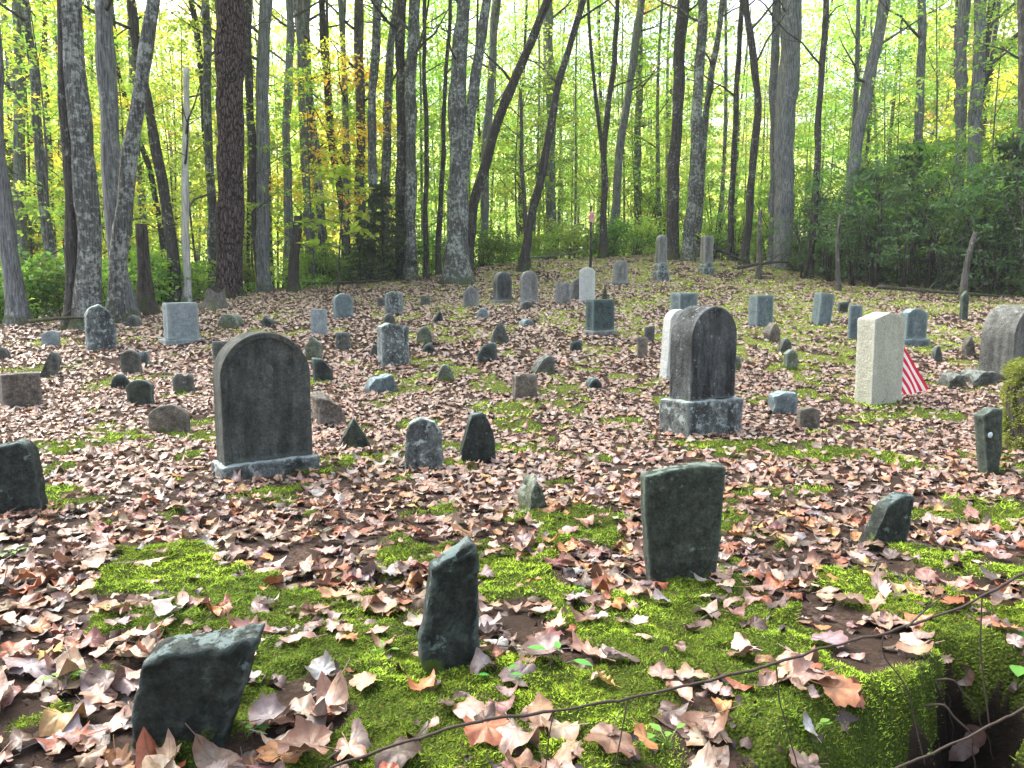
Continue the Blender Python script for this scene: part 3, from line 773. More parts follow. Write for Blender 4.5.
# small flag leaning behind the cream headstone
def flag():
    X, Y, Z = hit(912, 397); dep = project(X, Y, Z)[2]; s = dep / F
    root = empty('grave_flag', (X, Y, Z))
    m = MB(); m.tube([(-.10, .05, -.05), (-.135, .06, .35), (-.155, .065, .66)], [.006, .006, .005], 8)
    mobj('stick', m.mesh('stick'), simple('flag_stick', (.35, .22, .12), .6), root)
    # cloth: hanging triangle-like fold, stripes drawn procedurally across its width
    n, k = 26, 16; V = []; uv = []
    for i in range(n):
        for j in range(k):
            a = i / (n - 1); b = j / (k - 1)
            top = np.array([-.135, .0, 51 * s]); bl = np.array([-.135, 0, .03]); br = np.array([15 * s, 0, 8 * s]); mid = np.array([-.05, 0, 0.0])
            left = top * (1 - a) + bl * a
            right = top * (1 - a) + br * a
            p = left * (1 - b) + right * b
            p[1] = .015 * math.sin(b * 9 + a * 2) * a - .02 * a
            if a > .85: p[2] -= (a - .85) * .12 * math.sin(b * math.pi)
            V.append(p)
            # stripe coordinate: perpendicular to the outer slanted edge
            uv.append((b * a, a))
    f = [(i * k + j, i * k + j + 1, (i + 1) * k + j + 1, (i + 1) * k + j) for i in range(n - 1) for j in range(k - 1)]
    me = np_mesh('cloth', V, np.array(f).ravel(), np.full(len(f), 4), True, uv=np.array(uv))
    t = NT('striped_cloth'); u = t.n('ShaderNodeUVMap'); u.uv_map = 'UVMap'; sx = t.n('ShaderNodeSeparateXYZ'); t.l(u.outputs[0], sx.inputs[0])
    st = t.math('GREATER_THAN', t.math('FRACT', t.math('MULTIPLY', t.math('SUBTRACT', sx.outputs['Y'], sx.outputs['X']), 5.0)), .5)
    col = t.mix(st, (.62, .02, .06), (.82, .80, .82))
    p = t.principled(col, .8); tr = t.n('ShaderNodeBsdfTranslucent'); t.l(col, tr.inputs['Color'])
    ms = t.n('ShaderNodeMixShader'); ms.inputs[0].default_value = .25; t.l(p.outputs[0], ms.inputs[1]); t.l(tr.outputs[0], ms.inputs[2]); t.fin(ms.outputs[0])
    c = mobj('cloth', me, t.m, root)
    tag(root, 'small red and white striped flag hanging beside the cream gabled headstone', 'flag')
flag()

# ------------------------------------------------------------------ leaves: cloud templates
def leaf_cloud(name, centers, radii, per, size, flat=.45, seed=0, elong=1.7, droop=.35, var=.35):
    """many small two-triangle folded leaves clustered round the centres"""
    rg = np.random.default_rng(seed)
    C = np.repeat(np.asarray(centers, float), per, 0); R = np.repeat(np.asarray(radii, float), per)
    n = len(C)
    d = rg.normal(size=(n, 3)); d /= np.linalg.norm(d, axis=1)[:, None]
    rr = rg.random(n) ** .55
    p = C + d * (R * rr)[:, None] * np.array([1, 1, flat])
    nrm = rg.normal(size=(n, 3)) * .55 + np.array([0, 0, 1.]); nrm /= np.linalg.norm(nrm, axis=1)[:, None]
    a = rg.normal(size=(n, 3)); a[:, 2] -= droop; a -= nrm * (a * nrm).sum(1)[:, None]; a /= np.linalg.norm(a, axis=1)[:, None]
    b = np.cross(nrm, a)
    s = size * (.6 + .8 * rg.random(n)); w = s / elong
    fold = nrm * (w * .25)[:, None]
    V = np.stack([p, p + a * (s * .45)[:, None] + b * (w * .5)[:, None] + fold, p + a * s[:, None], p + a * (s * .45)[:, None] - b * (w * .5)[:, None] + fold], 1).reshape(-1, 3)
    i = np.arange(n)[:, None] * 4
    tri = np.concatenate([i + np.array([0, 1, 2]), i + np.array([0, 2, 3])], 1).reshape(-1)
    clump = np.repeat(rg.random(len(centers)), per)
    br = (1 - var) + 2 * var * (.5 * rg.random(n) + .5 * clump)
    hue = rg.random(n)
    col = np.stack([br * (.85 + .4 * hue), br, br * (.8 + .3 * (1 - hue))], 1)
    return np_mesh(name, V, tri, np.full(2 * n, 3), False, np.repeat(col, 4, 0))

def ell_centers(n, rx, rz, z0, seed, shell=.5):
    rg = np.random.default_rng(seed); out = []
    while len(out) < n:
        v = rg.uniform(-1, 1, 3); r = np.linalg.norm(v)
        if r > 1 or (r < shell and rg.random() < .55): continue
        k = 1 + .35 * math.sin(3 * math.atan2(v[1], v[0]) + seed)
        out.append((v[0] * rx * k, v[1] * rx * k, z0 + v[2] * rz))
    return np.array(out)

# crown for main trees (origin at crown base centre), several variants
MAIN_CROWN = [leaf_cloud(f'crown_mesh', ell_centers(60, 2.7, 2.6, 2.6, 100 + i, .4), np.full(60, .75), 42, .15, .4, 40 + i) for i in range(4)]
# tall leafy column for background trees
def tall_centers(n, R, z0, z1, seed):
    rg = np.random.default_rng(seed); out = []
    for _ in range(n):
        q = rg.random() ** .8; z = z0 + (z1 - z0) * q
        r = R * (.55 + .65 * math.sin(math.pi * min(1, .15 + q * .85))) * math.sqrt(rg.random()); a = rg.random() * 6.283
        out.append((r * math.cos(a), r * math.sin(a), z))
    return np.array(out)
TALL = [leaf_cloud('crown_mesh', tall_centers(135, 2.9, 2.0 + i % 2, 15 + i, 200 + i), np.full(135, 1.05), 44, .165, .3, 60 + i) for i in range(4)]
LOWT = [leaf_cloud('crown_mesh', tall_centers(70, 1.7, 1.0, 6.0, 300 + i), np.full(70, .6), 44, .12, .32, 80 + i) for i in range(3)]
BUSH = [leaf_cloud('foliage_mesh', ell_centers(34, .75, .5, .6, 400 + i, .3), np.full(34, .30), 34, .10, .5, 90 + i) for i in range(4)]
RHOD = [leaf_cloud('foliage_mesh', ell_centers(46, 1.25, 1.5, 1.7, 500 + i, .2), np.full(46, .36), 26, .15, .32, 110 + i, 2.8, .4, .55) for i in range(4)]
HERB = [leaf_cloud('foliage_mesh', ell_centers(14, .35, .16, .22, 600 + i, .2), np.full(14, .14), 20, .085, .4, 130 + i, 1.6, .2) for i in range(3)]
def hem_mesh(seed):
    rg = np.random.default_rng(seed); c = []; r = []
    for z in np.arange(.3, 3.3, .2):
        R = 1.25 * (1 - z / 3.7) + .1
        for k in range(6):
            a = rg.random() * 6.283
            for q in (.35, .65, .95):
                c.append((R * q * math.cos(a), R * q * math.sin(a), z - .22 * q * R)); r.append(.22)
    return leaf_cloud('foliage_mesh', c, r, 26, .10, .22, seed, 2.4, .5, .5)
HEM = [hem_mesh(7), hem_mesh(9)]

def stems_mesh(seed, n, h, spread, r0=.02):
    rg = np.random.default_rng(seed); m = MB()
    for i in range(n):
        a = rg.random() * 6.283; s = spread * (.4 + .6 * rg.random())
        p = [(s * .1 * math.cos(a), s * .1 * math.sin(a), -.1), (s * .4 * math.cos(a + .2), s * .4 * math.sin(a + .2), h * .5), (s * math.cos(a), s * math.sin(a), h * (.8 + .3 * rg.random()))]
        m.tube(p, [r0, r0 * .7, r0 * .3], 5)
    return m.mesh('stems_mesh')
ST_SM = stems_mesh(1, 5, .9, .5, .012); ST_RH = stems_mesh(2, 7, 2.4, 1.0, .03); ST_HE = stems_mesh(3, 1, 3.2, .05, .05)

# ------------------------------------------------------------------ main trees
def resample(pts, step):
    pts = np.asarray(pts, float); d = np.r_[0, np.cumsum(np.linalg.norm(np.diff(pts, axis=0), axis=1))]
    n = max(4, int(d[-1] / step)); s = np.linspace(0, d[-1], n)
    P_ = np.stack([np.interp(s, d, pts[:, i]) for i in range(3)], 1)
    for _ in range(max(2, n // 14)):
        P_[1:-1] = .25 * P_[:-2] + .5 * P_[1:-1] + .25 * P_[2:]
    return P_, s

def branch_list(path, rad, H, seed, n, lo=.35):
    """every limb with its twigs is a mesh of its own"""
    rg = np.random.default_rng(seed); out = []
    N = len(path)
    for i in range(n):
        m = MB()
        k = int(N * (lo + (.97 - lo) * (i + rg.random() * .6) / n)); k = min(k, N - 2)
        b = path[k]; a = rg.random() * 6.283; L = (1.0 + 2.2 * rg.random()) * (1.1 - .5 * k / N)
        up = .35 + .5 * rg.random()
        pts = [b]
        for q in range(1, 6):
            a += rg.normal() * .16
            pts.append(pts[-1] + np.array([math.cos(a), math.sin(a), up + .2 * rg.normal()]) * L / 5)
        r0 = min(rad[k] * .38, .05)
        m.tube(pts, np.linspace(r0, r0 * .2, 6), 6)
        for _ in range(3):
            j = min(1 + int(rg.random() * 3.9), 4); c = a + rg.choice([-1, 1]) * (.6 + .5 * rg.random())
            p0 = np.array(pts[j]); l = L * .35
            m.tube([p0, p0 + np.array([math.cos(c), math.sin(c), .35]) * l * .5, p0 + np.array([math.cos(c + .2), math.sin(c + .2), .5]) * l], [r0 * .35, r0 * .25, r0 * .12], 4)
        out.append(m.mesh('branch'))
    return out

TREE_MARKS = []
def main_tree(label, kind, base, wb, wt, pts, depth=None, H=14, leaf='ygreen', crown=1, nbr=6, name='tree', cat='tree', group='trunks standing round the clearing', sides=14, second=None, broken=False, lo=.4, low_crown=None):
    if depth is None:
        X, Y, Z = hit(*base); depth = Y
    else:
        X = at_depth(base[0], base[1], depth)[0]; Y = depth; Z = gz(X, Y)
    depth = Y
    seed = int(base[0] * 5 + base[1])
    rg = np.random.default_rng(seed)
    W = [np.array([X, Y, Z - .25]), np.array([X, Y, Z])]
    for p in pts:
        q = at_depth(p[0], p[1], Y)
        if q[2] > W[-1][2] + .1: W.append(np.array(q))
    if not broken:
        a, b = W[-2], W[-1]
        dr = (b - a) / max(np.linalg.norm(b - a), 1e-6); dr[0] *= .7
        while W[-1][2] < Z + H:
            dr[0] *= .8; dr[1] = .08 * rg.normal(); dr[2] = 1
            W.append(W[-1] + dr * 1.6)
    o0 = np.array([X, Y, Z])
    W = [w - o0 for w in W]
    path, s = resample(W, .22)
    s_ = depth / F / CP
    rb, rt = wb * s_ * .44, wt * s_ * .43
    ztop = max(.5, at_depth(0, pts[-1][1], Y)[2] - Z)
    zz = np.clip(path[:, 2], 0, None)
    rad = rb + (rt - rb) * np.clip(zz / ztop, 0, 1)
    rad = np.where(zz > ztop, rt * np.clip(1 - .7 * (zz - ztop) / max(H - ztop, 1), .15, 1), rad)
    rad = rad * (1 + .38 * np.exp(-zz / .12) + .22 * np.exp(-zz / .5)) if name != 'post' else rad
    wob = .03 * rb * 10
    wq = .15 if kind == 'pine' else .6
    path[:, 0] += wq * (.045 * np.sin(path[:, 2] * 1.3 + seed * 2) + .02 * np.sin(path[:, 2] * 3.1 + seed)); path[:, 1] += .25 * wob * np.sin(path[:, 2] * .8 + seed)
    m = MB(); m.tube(path, rad, sides, .15, seed)
    if second:
        W2 = [path[np.argmin(np.abs(path[:, 2] - (at_depth(0, second[0][1], Y)[2] - Z)))]]
        for p in second[1:]: W2.append(np.array(at_depth(p[0], p[1], Y)) - o0)
        a, b = W2[-2], W2[-1]; dr = (b - a) / np.linalg.norm(b - a)
        while W2[-1][2] < H * .8: W2.append(W2[-1] + dr * 1.5)
        p2, _ = resample(W2, .25)
        r2 = np.linspace(rt * 1.05, rt * .35, len(p2)); m.tube(p2, r2, sides, .1, seed + 1)
    root = empty(name, tuple(o0))
    mobj('trunk', m.mesh('trunk'), BM[kind], root)
    if nbr:
        for bme in branch_list(path, rad, H, seed + 9, nbr, lo):
            mobj('branch', bme, BM['mid' if kind in ('grey', 'birch', 'lichen') else 'dark'], root)
    if crown:
        top = path[-1]
        c = mobj('crown', MAIN_CROWN[seed % 4], None, root, tuple(top + np.array([0, 0, -4.2])))
        c.rotation_euler = (0, 0, rg.random() * 6.28); c.scale = (1, 1, .95 + .3 * rg.random())
        c.material_slots[0].link = 'OBJECT'; c.material_slots[0].material = LM[leaf]
    tag(root, label, cat, group)
    FOOT.append((X, Y, rb * 1.5))
    return root
for me in MAIN_CROWN + TALL + LOWT + BUSH + RHOD + HERB + HEM: me.materials.append(LM['green'])
def omat(o, m): o.material_slots[0].link = 'OBJECT'; o.material_slots[0].material = m

T = main_tree
T('grey leaning trunk cut by the left edge of the photo', 'grey', (18, 325), 19, 13, [(12, 290), (5, 220), (-2, 140), (-8, 0)])
T('smooth pale grey straight trunk at the far left, behind the edge one', 'grey', (19, 285), 12, 11, [(20, 150), (18, 0)], 20)
T('slim grey trunk bending left above the far left thicket', 'lichen', (52, 290), 12, 8, [(46, 210), (36, 110), (25, 0)], 18)
T('thin brown-grey stem between the slim bent trunk and the lichen trunk', 'mid', (55, 285), 7, 5, [(50, 180), (45, 60), (44, 0)], 24, leaf='yellow')
T('dark narrow trunk hidden just left of the thick lichen-covered trunk', 'dark', (72, 318), 15, 9, [(70, 230), (66, 120), (62, 0)], 13.6)
T('thick lichen-spotted grey trunk with mossy foot in the left group', 'lichen', (87, 328), 25, 21, [(90, 280), (86, 200), (82, 120), (73, 40), (70, 0)], sides=20)
T('straight furrowed grey trunk behind the left group', 'grey', (125, 300), 19, 18, [(118, 250), (112, 180), (106, 90), (105, 0)], 15, sides=18)
T('grey trunk leaning right across the left group, crossing the furrowed one', 'lichen', (113, 322), 20, 13, [(118, 270), (126, 200), (135, 110), (150, 25), (155, 0)], sides=18)
T('dark curved trunk sweeping from upper left down behind the rotten snag', 'dark', (176, 275), 12, 9, [(172, 240), (160, 180), (150, 110), (137, 50), (130, 0)], 19)
T('thin dark stem curving beside the dark curved trunk', 'dark', (164, 270), 7, 4, [(160, 220), (150, 165), (130, 115), (115, 70), (104, 0)], 21)
T('dark rotten broken-topped snag left of the pale granite block', 'snag', (148, 314), 18, 12, [(146, 280), (142, 224)], name='dead_snag', cat='dead tree', H=2, crown=0, nbr=0, broken=True)
T('white weathered dead trunk with short bare stubs', 'birch', (185, 275), 9, 6, [(184, 220), (187, 150), (186, 68)], 19, name='dead_snag', cat='dead tree', crown=0, nbr=4, broken=True, H=5)
T('lichen-spotted slender trunk left of the big pine', 'lichen', (211, 270), 9, 8, [(210, 180), (208, 100), (205, 0)], 21)
T('dark slender stem leaning left beside the big pine', 'dark', (212, 268), 7, 6, [(208, 150), (200, 60), (191, 0)], 23)
T('big reddish plated pine trunk beside the tree stump', 'pine', (229, 299), 27, 30, [(230, 200), (230, 100), (230, 0)], name='pine_tree', cat='pine tree', sides=24, leaf='ever', nbr=2, H=18, lo=.6)
T('dark slender trunk just right of the big pine', 'dark', (262, 275), 10, 8, [(254, 200), (250, 90), (246, 0)], 22)
T('smooth grey trunk second right of the big pine', 'grey', (263, 270), 15, 13, [(262, 180), (263, 80), (265, 0)], 22)
T('thin straight grey trunk left of the rotten post', 'grey', (288, 265), 10, 8, [(287, 150), (290, 0)], 24)
T('pale mid-sized trunk behind the yellow-leaved sapling', 'grey', (309, 262), 12, 10, [(309, 120), (305, 0)], 26)
T('slanting lichen trunk leaning left behind the sapling', 'lichen', (326, 262), 10, 8, [(318, 170), (308, 90), (298, 20), (296, 0)], 25)
T('dark wavy trunk bending right at the sapling top', 'dark', (348, 258), 9, 7, [(342, 190), (330, 140), (325, 60), (322, 0)], 26)
T('short dark rotten post standing before the leafy sapling', 'snag', (294, 292), 12, 9, [(294, 250), (297, 216)], name='dead_snag', cat='dead tree', H=2, crown=0, nbr=0, broken=True)
T('straight brown-grey trunk left of the central hemlock', 'mid', (360, 255), 11, 10, [(360, 120), (359, 0)], 26, leaf='yellow')
T('mottled slim trunk behind the hemlock, left of a dark pair', 'lichen', (371, 255), 10, 9, [(372, 120), (377, 0)], 24, leaf='yellow')
T('slightly leaning slim trunk behind the hemlock top', 'lichen', (384, 255), 10, 8, [(385, 160), (390, 60), (396, 0)], 25)
T('dark straight trunk, left of a dark pair above the hemlock', 'dark', (401, 258), 12, 10, [(401, 120), (401, 0)], 24)
T('dark white-blotched trunk, right of a dark pair above the hemlock', 'lichen', (411, 262), 13, 12, [(410, 160), (412, 60), (414, 0)], 23.5)
T('thin dark pole right of the dark pair', 'dark', (426, 262), 6, 4, [(426, 130), (424, 0)], 24, crown=0)
T('thin dark wavy stem left of the huge double trunk', 'dark', (438, 262), 6, 4, [(441, 190), (446, 80), (450, 0)], 26, crown=0)
T('huge lichen-blotched double trunk in the centre, left stem', 'lichen', (457, 274), 27, 14, [(458, 240), (457, 180), (458, 100), (462, 0)], depth=23.0, sides=20, H=16,
  second=[(457, 215), (466, 150), (475, 80), (487, 0)])
T('dark trunk leaning right from the foot of the double trunk', 'dark', (466, 262), 12, 9, [(472, 210), (482, 180), (500, 110), (528, 50), (549, 0)], 26)
T('grey trunk close right of the dark leaning one', 'grey', (483, 258), 9, 9, [(486, 150), (492, 60), (497, 0)], 29)
T('grey straight trunk behind the leaning trunks in the centre', 'grey', (550, 250), 12, 10, [(551, 120), (548, 0)], 31)
T('long dark trunk slanting from lower left to upper right, centre', 'dark', (523, 255), 9, 7, [(532, 215), (548, 140), (562, 70), (583, 0)], 25.5)
T('thin bare sapling rising in front of the slanting dark trunk', 'mid', (527, 268), 6, 3, [(525, 220), (522, 150), (520, 90)], crown=0, H=5, broken=True)
T('forked slender tree with crooked limbs right of centre', 'dark', (604, 240), 8, 5, [(604, 150), (611, 90), (618, 0)], 29, second=[(606, 160), (596, 100), (590, 40), (588, 0)])
T('pale leaning trunk right of the forked tree', 'grey', (611, 240), 9, 8, [(620, 150), (630, 80), (642, 0)], 31)
T('light straight trunk in the bright gap right of centre', 'grey', (638, 240), 8, 7, [(638, 120), (641, 0)], 34, leaf='rust')
T('tall straight dark brown trunk behind the taller monument', 'dark', (672, 247), 13, 12, [(675, 150), (679, 70), (684, 0)], 28, H=17)
T('white-blotched pale trunk right of the dark brown one', 'lichen', (688, 250), 13, 10, [(693, 190), (697, 120), (703, 0)], 27.5)
T('slim lichened trunk leaning right next to the white-blotched one', 'lichen', (698, 244), 8, 6, [(702, 150), (712, 70), (723, 0)], 29)
T('thin dark bent stem in the middle of the right half', 'dark', (731, 245), 7, 5, [(733, 160), (738, 80), (741, 0)], 28)
T('dark trunk bowed to the right at mid height', 'dark', (744, 248), 9, 7, [(752, 180), (758, 110), (754, 60), (746, 0)], 26.5)
T('light grey slim trunk left of the thick grey trunk', 'grey', (774, 250), 10, 9, [(774, 130), (776, 0)], 27)
T('thick grey trunk in the right third of the photo', 'grey', (784, 245), 20, 21, [(785, 130), (792, 0)], 26, H=17, sides=18)
T('slim dark tree with leafy green boughs at the right', 'dark', (811, 245), 8, 6, [(818, 150), (822, 60), (826, 0)], 24, leaf='green')
T('pale grey trunk leaning strongly right above the rhododendrons', 'grey', (846, 240), 14, 12, [(855, 160), (870, 70), (886, 0)], 25)
T('slim pale trunk above the middle of the rhododendrons', 'grey', (918, 250), 10, 8, [(920, 120), (922, 0)], 25)
T('light grey trunk, left of two rising above the right thicket', 'grey', (958, 250), 12, 11, [(961, 100), (964, 0)], 24)
T('light grey trunk, right of two rising above the right thicket', 'grey', (974, 250), 14, 12, [(976, 100), (980, 0)], 23.5)
T('dark forked trunk behind the two light trunks of the right thicket', 'dark', (970, 250), 9, 8, [(976, 130), (985, 60), (991, 0)], 25, second=[(975, 110), (990, 60), (1024, 30)])
T('thin pale trunk at the right edge of the photo', 'mid', (1018, 270), 8, 7, [(1020, 150), (1022, 0)], 20)
T('pale leaning broken snag at the edge of the right thicket', 'mid', (963, 295), 7, 5, [(967, 270), (976, 232)], 18.3, name='dead_snag', cat='dead tree', H=2, crown=0, nbr=0, broken=True)
T('thin pale snag standing before the rhododendrons', 'mid', (838, 272), 5, 3, [(838, 240), (841, 214)], 20.5, name='dead_snag', cat='dead tree', H=2, crown=0, nbr=0, broken=True)
T('weathered grey post-like snag left of the rhododendrons', 'mid', (759, 264), 6, 4, [(759, 235), (760, 210)], 24, name='dead_snag', cat='dead tree', H=2, crown=0, nbr=0, broken=True)

# stump
def stump():
    X, Y, Z = hit(216, 309); root = empty('tree_stump', (X, Y, Z)); m = MB()
    a = np.linspace(0, 2 * math.pi, 30, endpoint=False); s = Y / F
    prof = [(-.1, 17), (.0, 15), (.1, 11.5), (.2, 9.5), (.34, 9), (.40, 8.8)]
    V = []
    for z, r in prof:
        k = 1 + (.22 * np.cos(a * 5 + 1) * max(0, 1 - z * 3)) + .07 * np.sin(a * 9)
        for q, kk in zip(a, k): V.append((r * s * kk * math.cos(q), r * s * kk * math.sin(q), z + (.05 * math.sin(q * 3 + 1) if z > .3 else 0)))
    n = 30; f = [(i * n + j, i * n + (j + 1) % n, (i + 1) * n + (j + 1) % n, (i + 1) * n + j) for i in range(len(prof) - 1) for j in range(n)]
    m.add(V, f); mobj('stump_wood', m.mesh('stump_wood'), BM['grain'], root)
    V2 = [v for v in V[-n:]] + [(v[0] * .7, v[1] * .7, v[2] - .10) for v in V[-n:]] + [(0, 0, .27)]
    f2 = [(j, (j + 1) % n, n + (j + 1) % n, n + j) for j in range(n)] + [(n + j, n + (j + 1) % n, 2 * n) for j in range(n)]
    m2 = MB(); m2.add(V2, f2); mobj('rotten_top', m2.mesh('rotten_top'), BM['snag'], root)
    tag(root, 'weathered hollow tree stump at the foot of the big pine', 'tree stump')
stump()

# moss-covered stump end at the right edge
def mossy():
    X, Y, Z = hit(1052, 452); s = Y / F; root = empty('mossy_stump', (X, Y, Z))
    m = MB(); path = [(0, 0, z) for z in np.linspace(-.1, 88 * s, 14)]; r = [42 * s * (1 - .1 * (i / 13)) * (1 if i < 12 else .93 if i == 12 else .6) for i in range(14)]
    m.tube(path, r, 26, .16, 5); mobj('stump_wood', m.mesh('stump_wood'), BM['snag'], root)
    rg = np.random.default_rng(3); c = []
    for _ in range(420):
        a = rg.random() * 6.283; z = rg.random() * 88 * s; rr = 43 * s
        if rg.random() < .25: rr *= math.sqrt(rg.random()); z = 88 * s
        c.append((rr * math.cos(a), rr * math.sin(a), z))
    me = leaf_cloud('moss_coat', c, np.full(420, .05), 60, .028, 1.0, 5, 3.0, .8, .5); me.materials.append(mat_leaf('hanging_moss', (.20, .25, .05), .3))
    mobj('moss_coat', me, None, root)
    tag(root, 'stump covered in shaggy yellow-green moss at the right edge', 'tree stump')
mossy()

# pink ribbon stake
def stake():
    X = at_depth(591, 240, 25.5)[0]; Y = 25.5; Z = gz(X, Y); root = empty('marker_stake', (X, Y, Z))
    m = MB(); m.tube([(0, 0, -.1), (0, .01, .8), (-.02, 0, 2.15)], [.05, .045, .04], 8, .1); mobj('stake', m.mesh('stake'), BM['snag'], root)
    n = 8; V = []; f = []
    for i in range(n):
        z = 1.95 - .34 * i / (n - 1); w = .06 + .05 * i / (n - 1); y = -.06 - .02 * math.sin(i)
        V += [(-w + .02 * math.sin(i * 1.3), y, z), (0, y - .02, z - .01), (w + .03 * math.sin(i), y, z)]
    for i in range(n - 1):
        for j in range(2): f.append((i * 3 + j, i * 3 + j + 1, i * 3 + j + 4, i * 3 + j + 3))
    m = MB(); m.add(V, f); o = mobj('ribbon', m.mesh('ribbon'), simple('pink_ribbon', (.80, .32, .42), .5, var=.2), root)
    md = o.modifiers.new('s', 'SOLIDIFY'); md.thickness = .004
    tag(root, 'dark stake with a pink ribbon tied to it at the wood edge', 'stake')
stake()

# ------------------------------------------------------------------ background wood
MK = [(19, 150, 'the far left smooth trunk'), (87, 150, 'the thick lichen trunk'), (150, 120, 'the dark curved trunk'), (186, 140, 'the white dead trunk'),
      (230, 140, 'the big pine'), (263, 140, 'the smooth grey trunk'), (309, 140, 'the sapling trunk'), (360, 140, 'the hemlock-side trunk'), (405, 140, 'the dark trunk pair'),
      (460, 140, 'the huge double trunk'), (500, 110, 'the right-leaning dark trunk'), (556, 110, 'the long slanting trunk'), (608, 130, 'the forked slender tree'),
      (640, 130, 'the bright gap trunk'), (677, 130, 'the dark brown trunk'), (697, 130, 'the white-blotched trunk'), (755, 130, 'the bowed dark trunk'),
      (787, 130, 'the thick grey trunk'), (820, 130, 'the green-boughed tree'), (865, 110, 'the strongly leaning trunk'), (920, 120, 'the slim pale trunk'), (970, 120, 'the two light trunks'), (1020, 140, 'the right edge trunk')]
MK = [(a, b, c, ('above', 'below')) for a, b, c in MK]

def bg_trunk(seed, H, r):
    rg = np.random.default_rng(seed); x = y = 0; P_ = []
    lean = rg.normal() * .035
    for z in np.arange(-.3, H, .7):
        x = lean * z + .25 * math.sin(z * .35 + seed) * (z / H); y = .15 * math.sin(z * .3 + seed * 2); P_.append((x, y, z))
    rad = np.linspace(r, r * .3, len(P_)); rad[0] *= 1.3
    m = MB(); m.tube(P_, rad, 8, .08, seed)
    tm = m.mesh('trunk'); bb = branch_list(np.array(P_), rad, H, seed, 5, .25)
    return tm, bb
BGT = [bg_trunk(i * 5 + 1, 15 + (i % 3) * 2, (.06 + .025 * (i % 4))) for i in range(8)]
for a, b in BGT: 
    a.materials.append(BM['mid'])
    for q in b: q.materials.append(BM['dark'])
def trunk_mat(i): return BM[['mid', 'grey', 'dark', 'lichen', 'grey', 'mid', 'grey'][i % 7]]
rg = np.random.default_rng(2024)
KN = {'ygreen': 'yellow-green', 'green': 'green', 'mid': 'deep green', 'yellow': 'yellow', 'orange': 'orange', 'rust': 'rusty pink', 'ever': 'dark evergreen'}
placed = []
def bg_tree(x, y, leaf, tall, i, crown=True):
    z = gz(x, y); root = empty('background_tree', (x, y, z), rg.random() * 6.28)
    a, b = BGT[i % 8]
    t = bpy.data.objects.new('trunk', a); link(t); t.parent = root; omat(t, trunk_mat(int(rg.integers(7))))
    for q in b:
        t2 = bpy.data.objects.new('branch', q); link(t2); t2.parent = root
    if crown:
        src = TALL[i % 4] if tall else LOWT[i % 3]
        c = bpy.data.objects.new('crown', src); link(c); c.parent = root; omat(c, LM[leaf]); c.rotation_euler = (0, 0, rg.random() * 6.28)
        s = .85 + .4 * rg.random(); c.scale = (s, s, s)
    root['category'] = 'tree'; root['group'] = 'trees deep in the wood behind the clearing'
    px, py, _ = project(x, y, z + 5)
    later(root, f"{'tall' if tall else 'slender'} {KN[leaf] if crown else 'bare'} background tree", px, min(max(py, 60), 250), MK)
cnt = 0
for i in range(4000):
    if cnt >= 295: break
    y = 22 + 60 * rg.random() ** 1.2; x = (rg.random() * 2 - 1) * (.78 * y + 4)
    if y < edge_depth(x, y) + 3: continue
    if any((x - a) ** 2 + (y - b) ** 2 < (.9 + y * .017) ** 2 for a, b in placed): continue
    placed.append((x, y)); u = x / y
    px = 512 + F * u
    r = rg.random()
    if px < 330: leaf = 'ygreen' if r < .5 else 'yellow' if r < .75 else 'green'
    elif px < 420: leaf = 'orange' if r < .07 else 'yellow' if r < .35 else 'ygreen' if r < .8 else 'green'
    elif px < 600: leaf = 'green' if r < .45 else 'ygreen' if r < .85 else 'mid'
    elif px < 720: leaf = 'rust' if r < .12 else 'green' if r < .5 else 'ygreen'
    else: leaf = 'green' if r < .4 else 'mid' if r < .55 else 'ygreen' if r < .82 else 'rust' if r < .87 else 'yellow'
    bg_tree(x, y, leaf, y > 32 and rg.random() < .62, i, rg.random() < .68)
    cnt += 1
SAPC = [leaf_cloud('crown_mesh', tall_centers(60, 1.5, 1.6, 8.0, 700 + i), np.full(60, .42), 26, .115, .3, 170 + i, 1.7, .3) for i in range(3)]
for q in SAPC: q.materials.append(LM['green'])
def sap_parts(seed):
    P_ = [(.12 * math.sin(z * .6 + seed), .1 * math.sin(z * .4), z) for z in np.arange(-.2, 8.2, .5)]; rad = np.linspace(.035, .008, len(P_))
    m = MB(); m.tube(P_, rad, 7, .05, seed); tm = m.mesh('trunk'); tm.materials.append(BM['mid'])
    bl = branch_list(np.array(P_), rad * 1.6, 8, seed, 6, .2)
    for q in bl: q.materials.append(BM['dark'])
    return tm, bl
SAPT = [sap_parts(i + 1) for i in range(3)]
for i in range(64):
    px = -20 + 1065 * (i + .8 * rg.random()) / 64; y = float(np.interp((px - 512) / F, DU, DD)) + 2.5 + 9 * rg.random(); x = (px - 512) / F * y
    r = rg.random(); leaf = ('ygreen' if r < .6 else 'yellow' if r < .8 else 'green') if px < 400 else ('green' if r < .55 else 'ygreen' if r < .9 else 'mid')
    root = empty('slender_tree', (x, y, gz(x, y)), rg.random() * 6.28)
    k = i % 3; t = bpy.data.objects.new('trunk', SAPT[k][0]); link(t); t.parent = root
    for q in SAPT[k][1]:
        t = bpy.data.objects.new('branch', q); link(t); t.parent = root
    c = bpy.data.objects.new('crown', SAPC[(i * 2) % 3]); link(c); c.parent = root; omat(c, LM[leaf]); s_ = .8 + .5 * rg.random(); root.scale = (s_, s_, s_)
    root['category'] = 'tree'; root['group'] = 'slender young trees just inside the wood'
    later(root, KN[leaf] + '-leaved young tree', px, 150, MK)
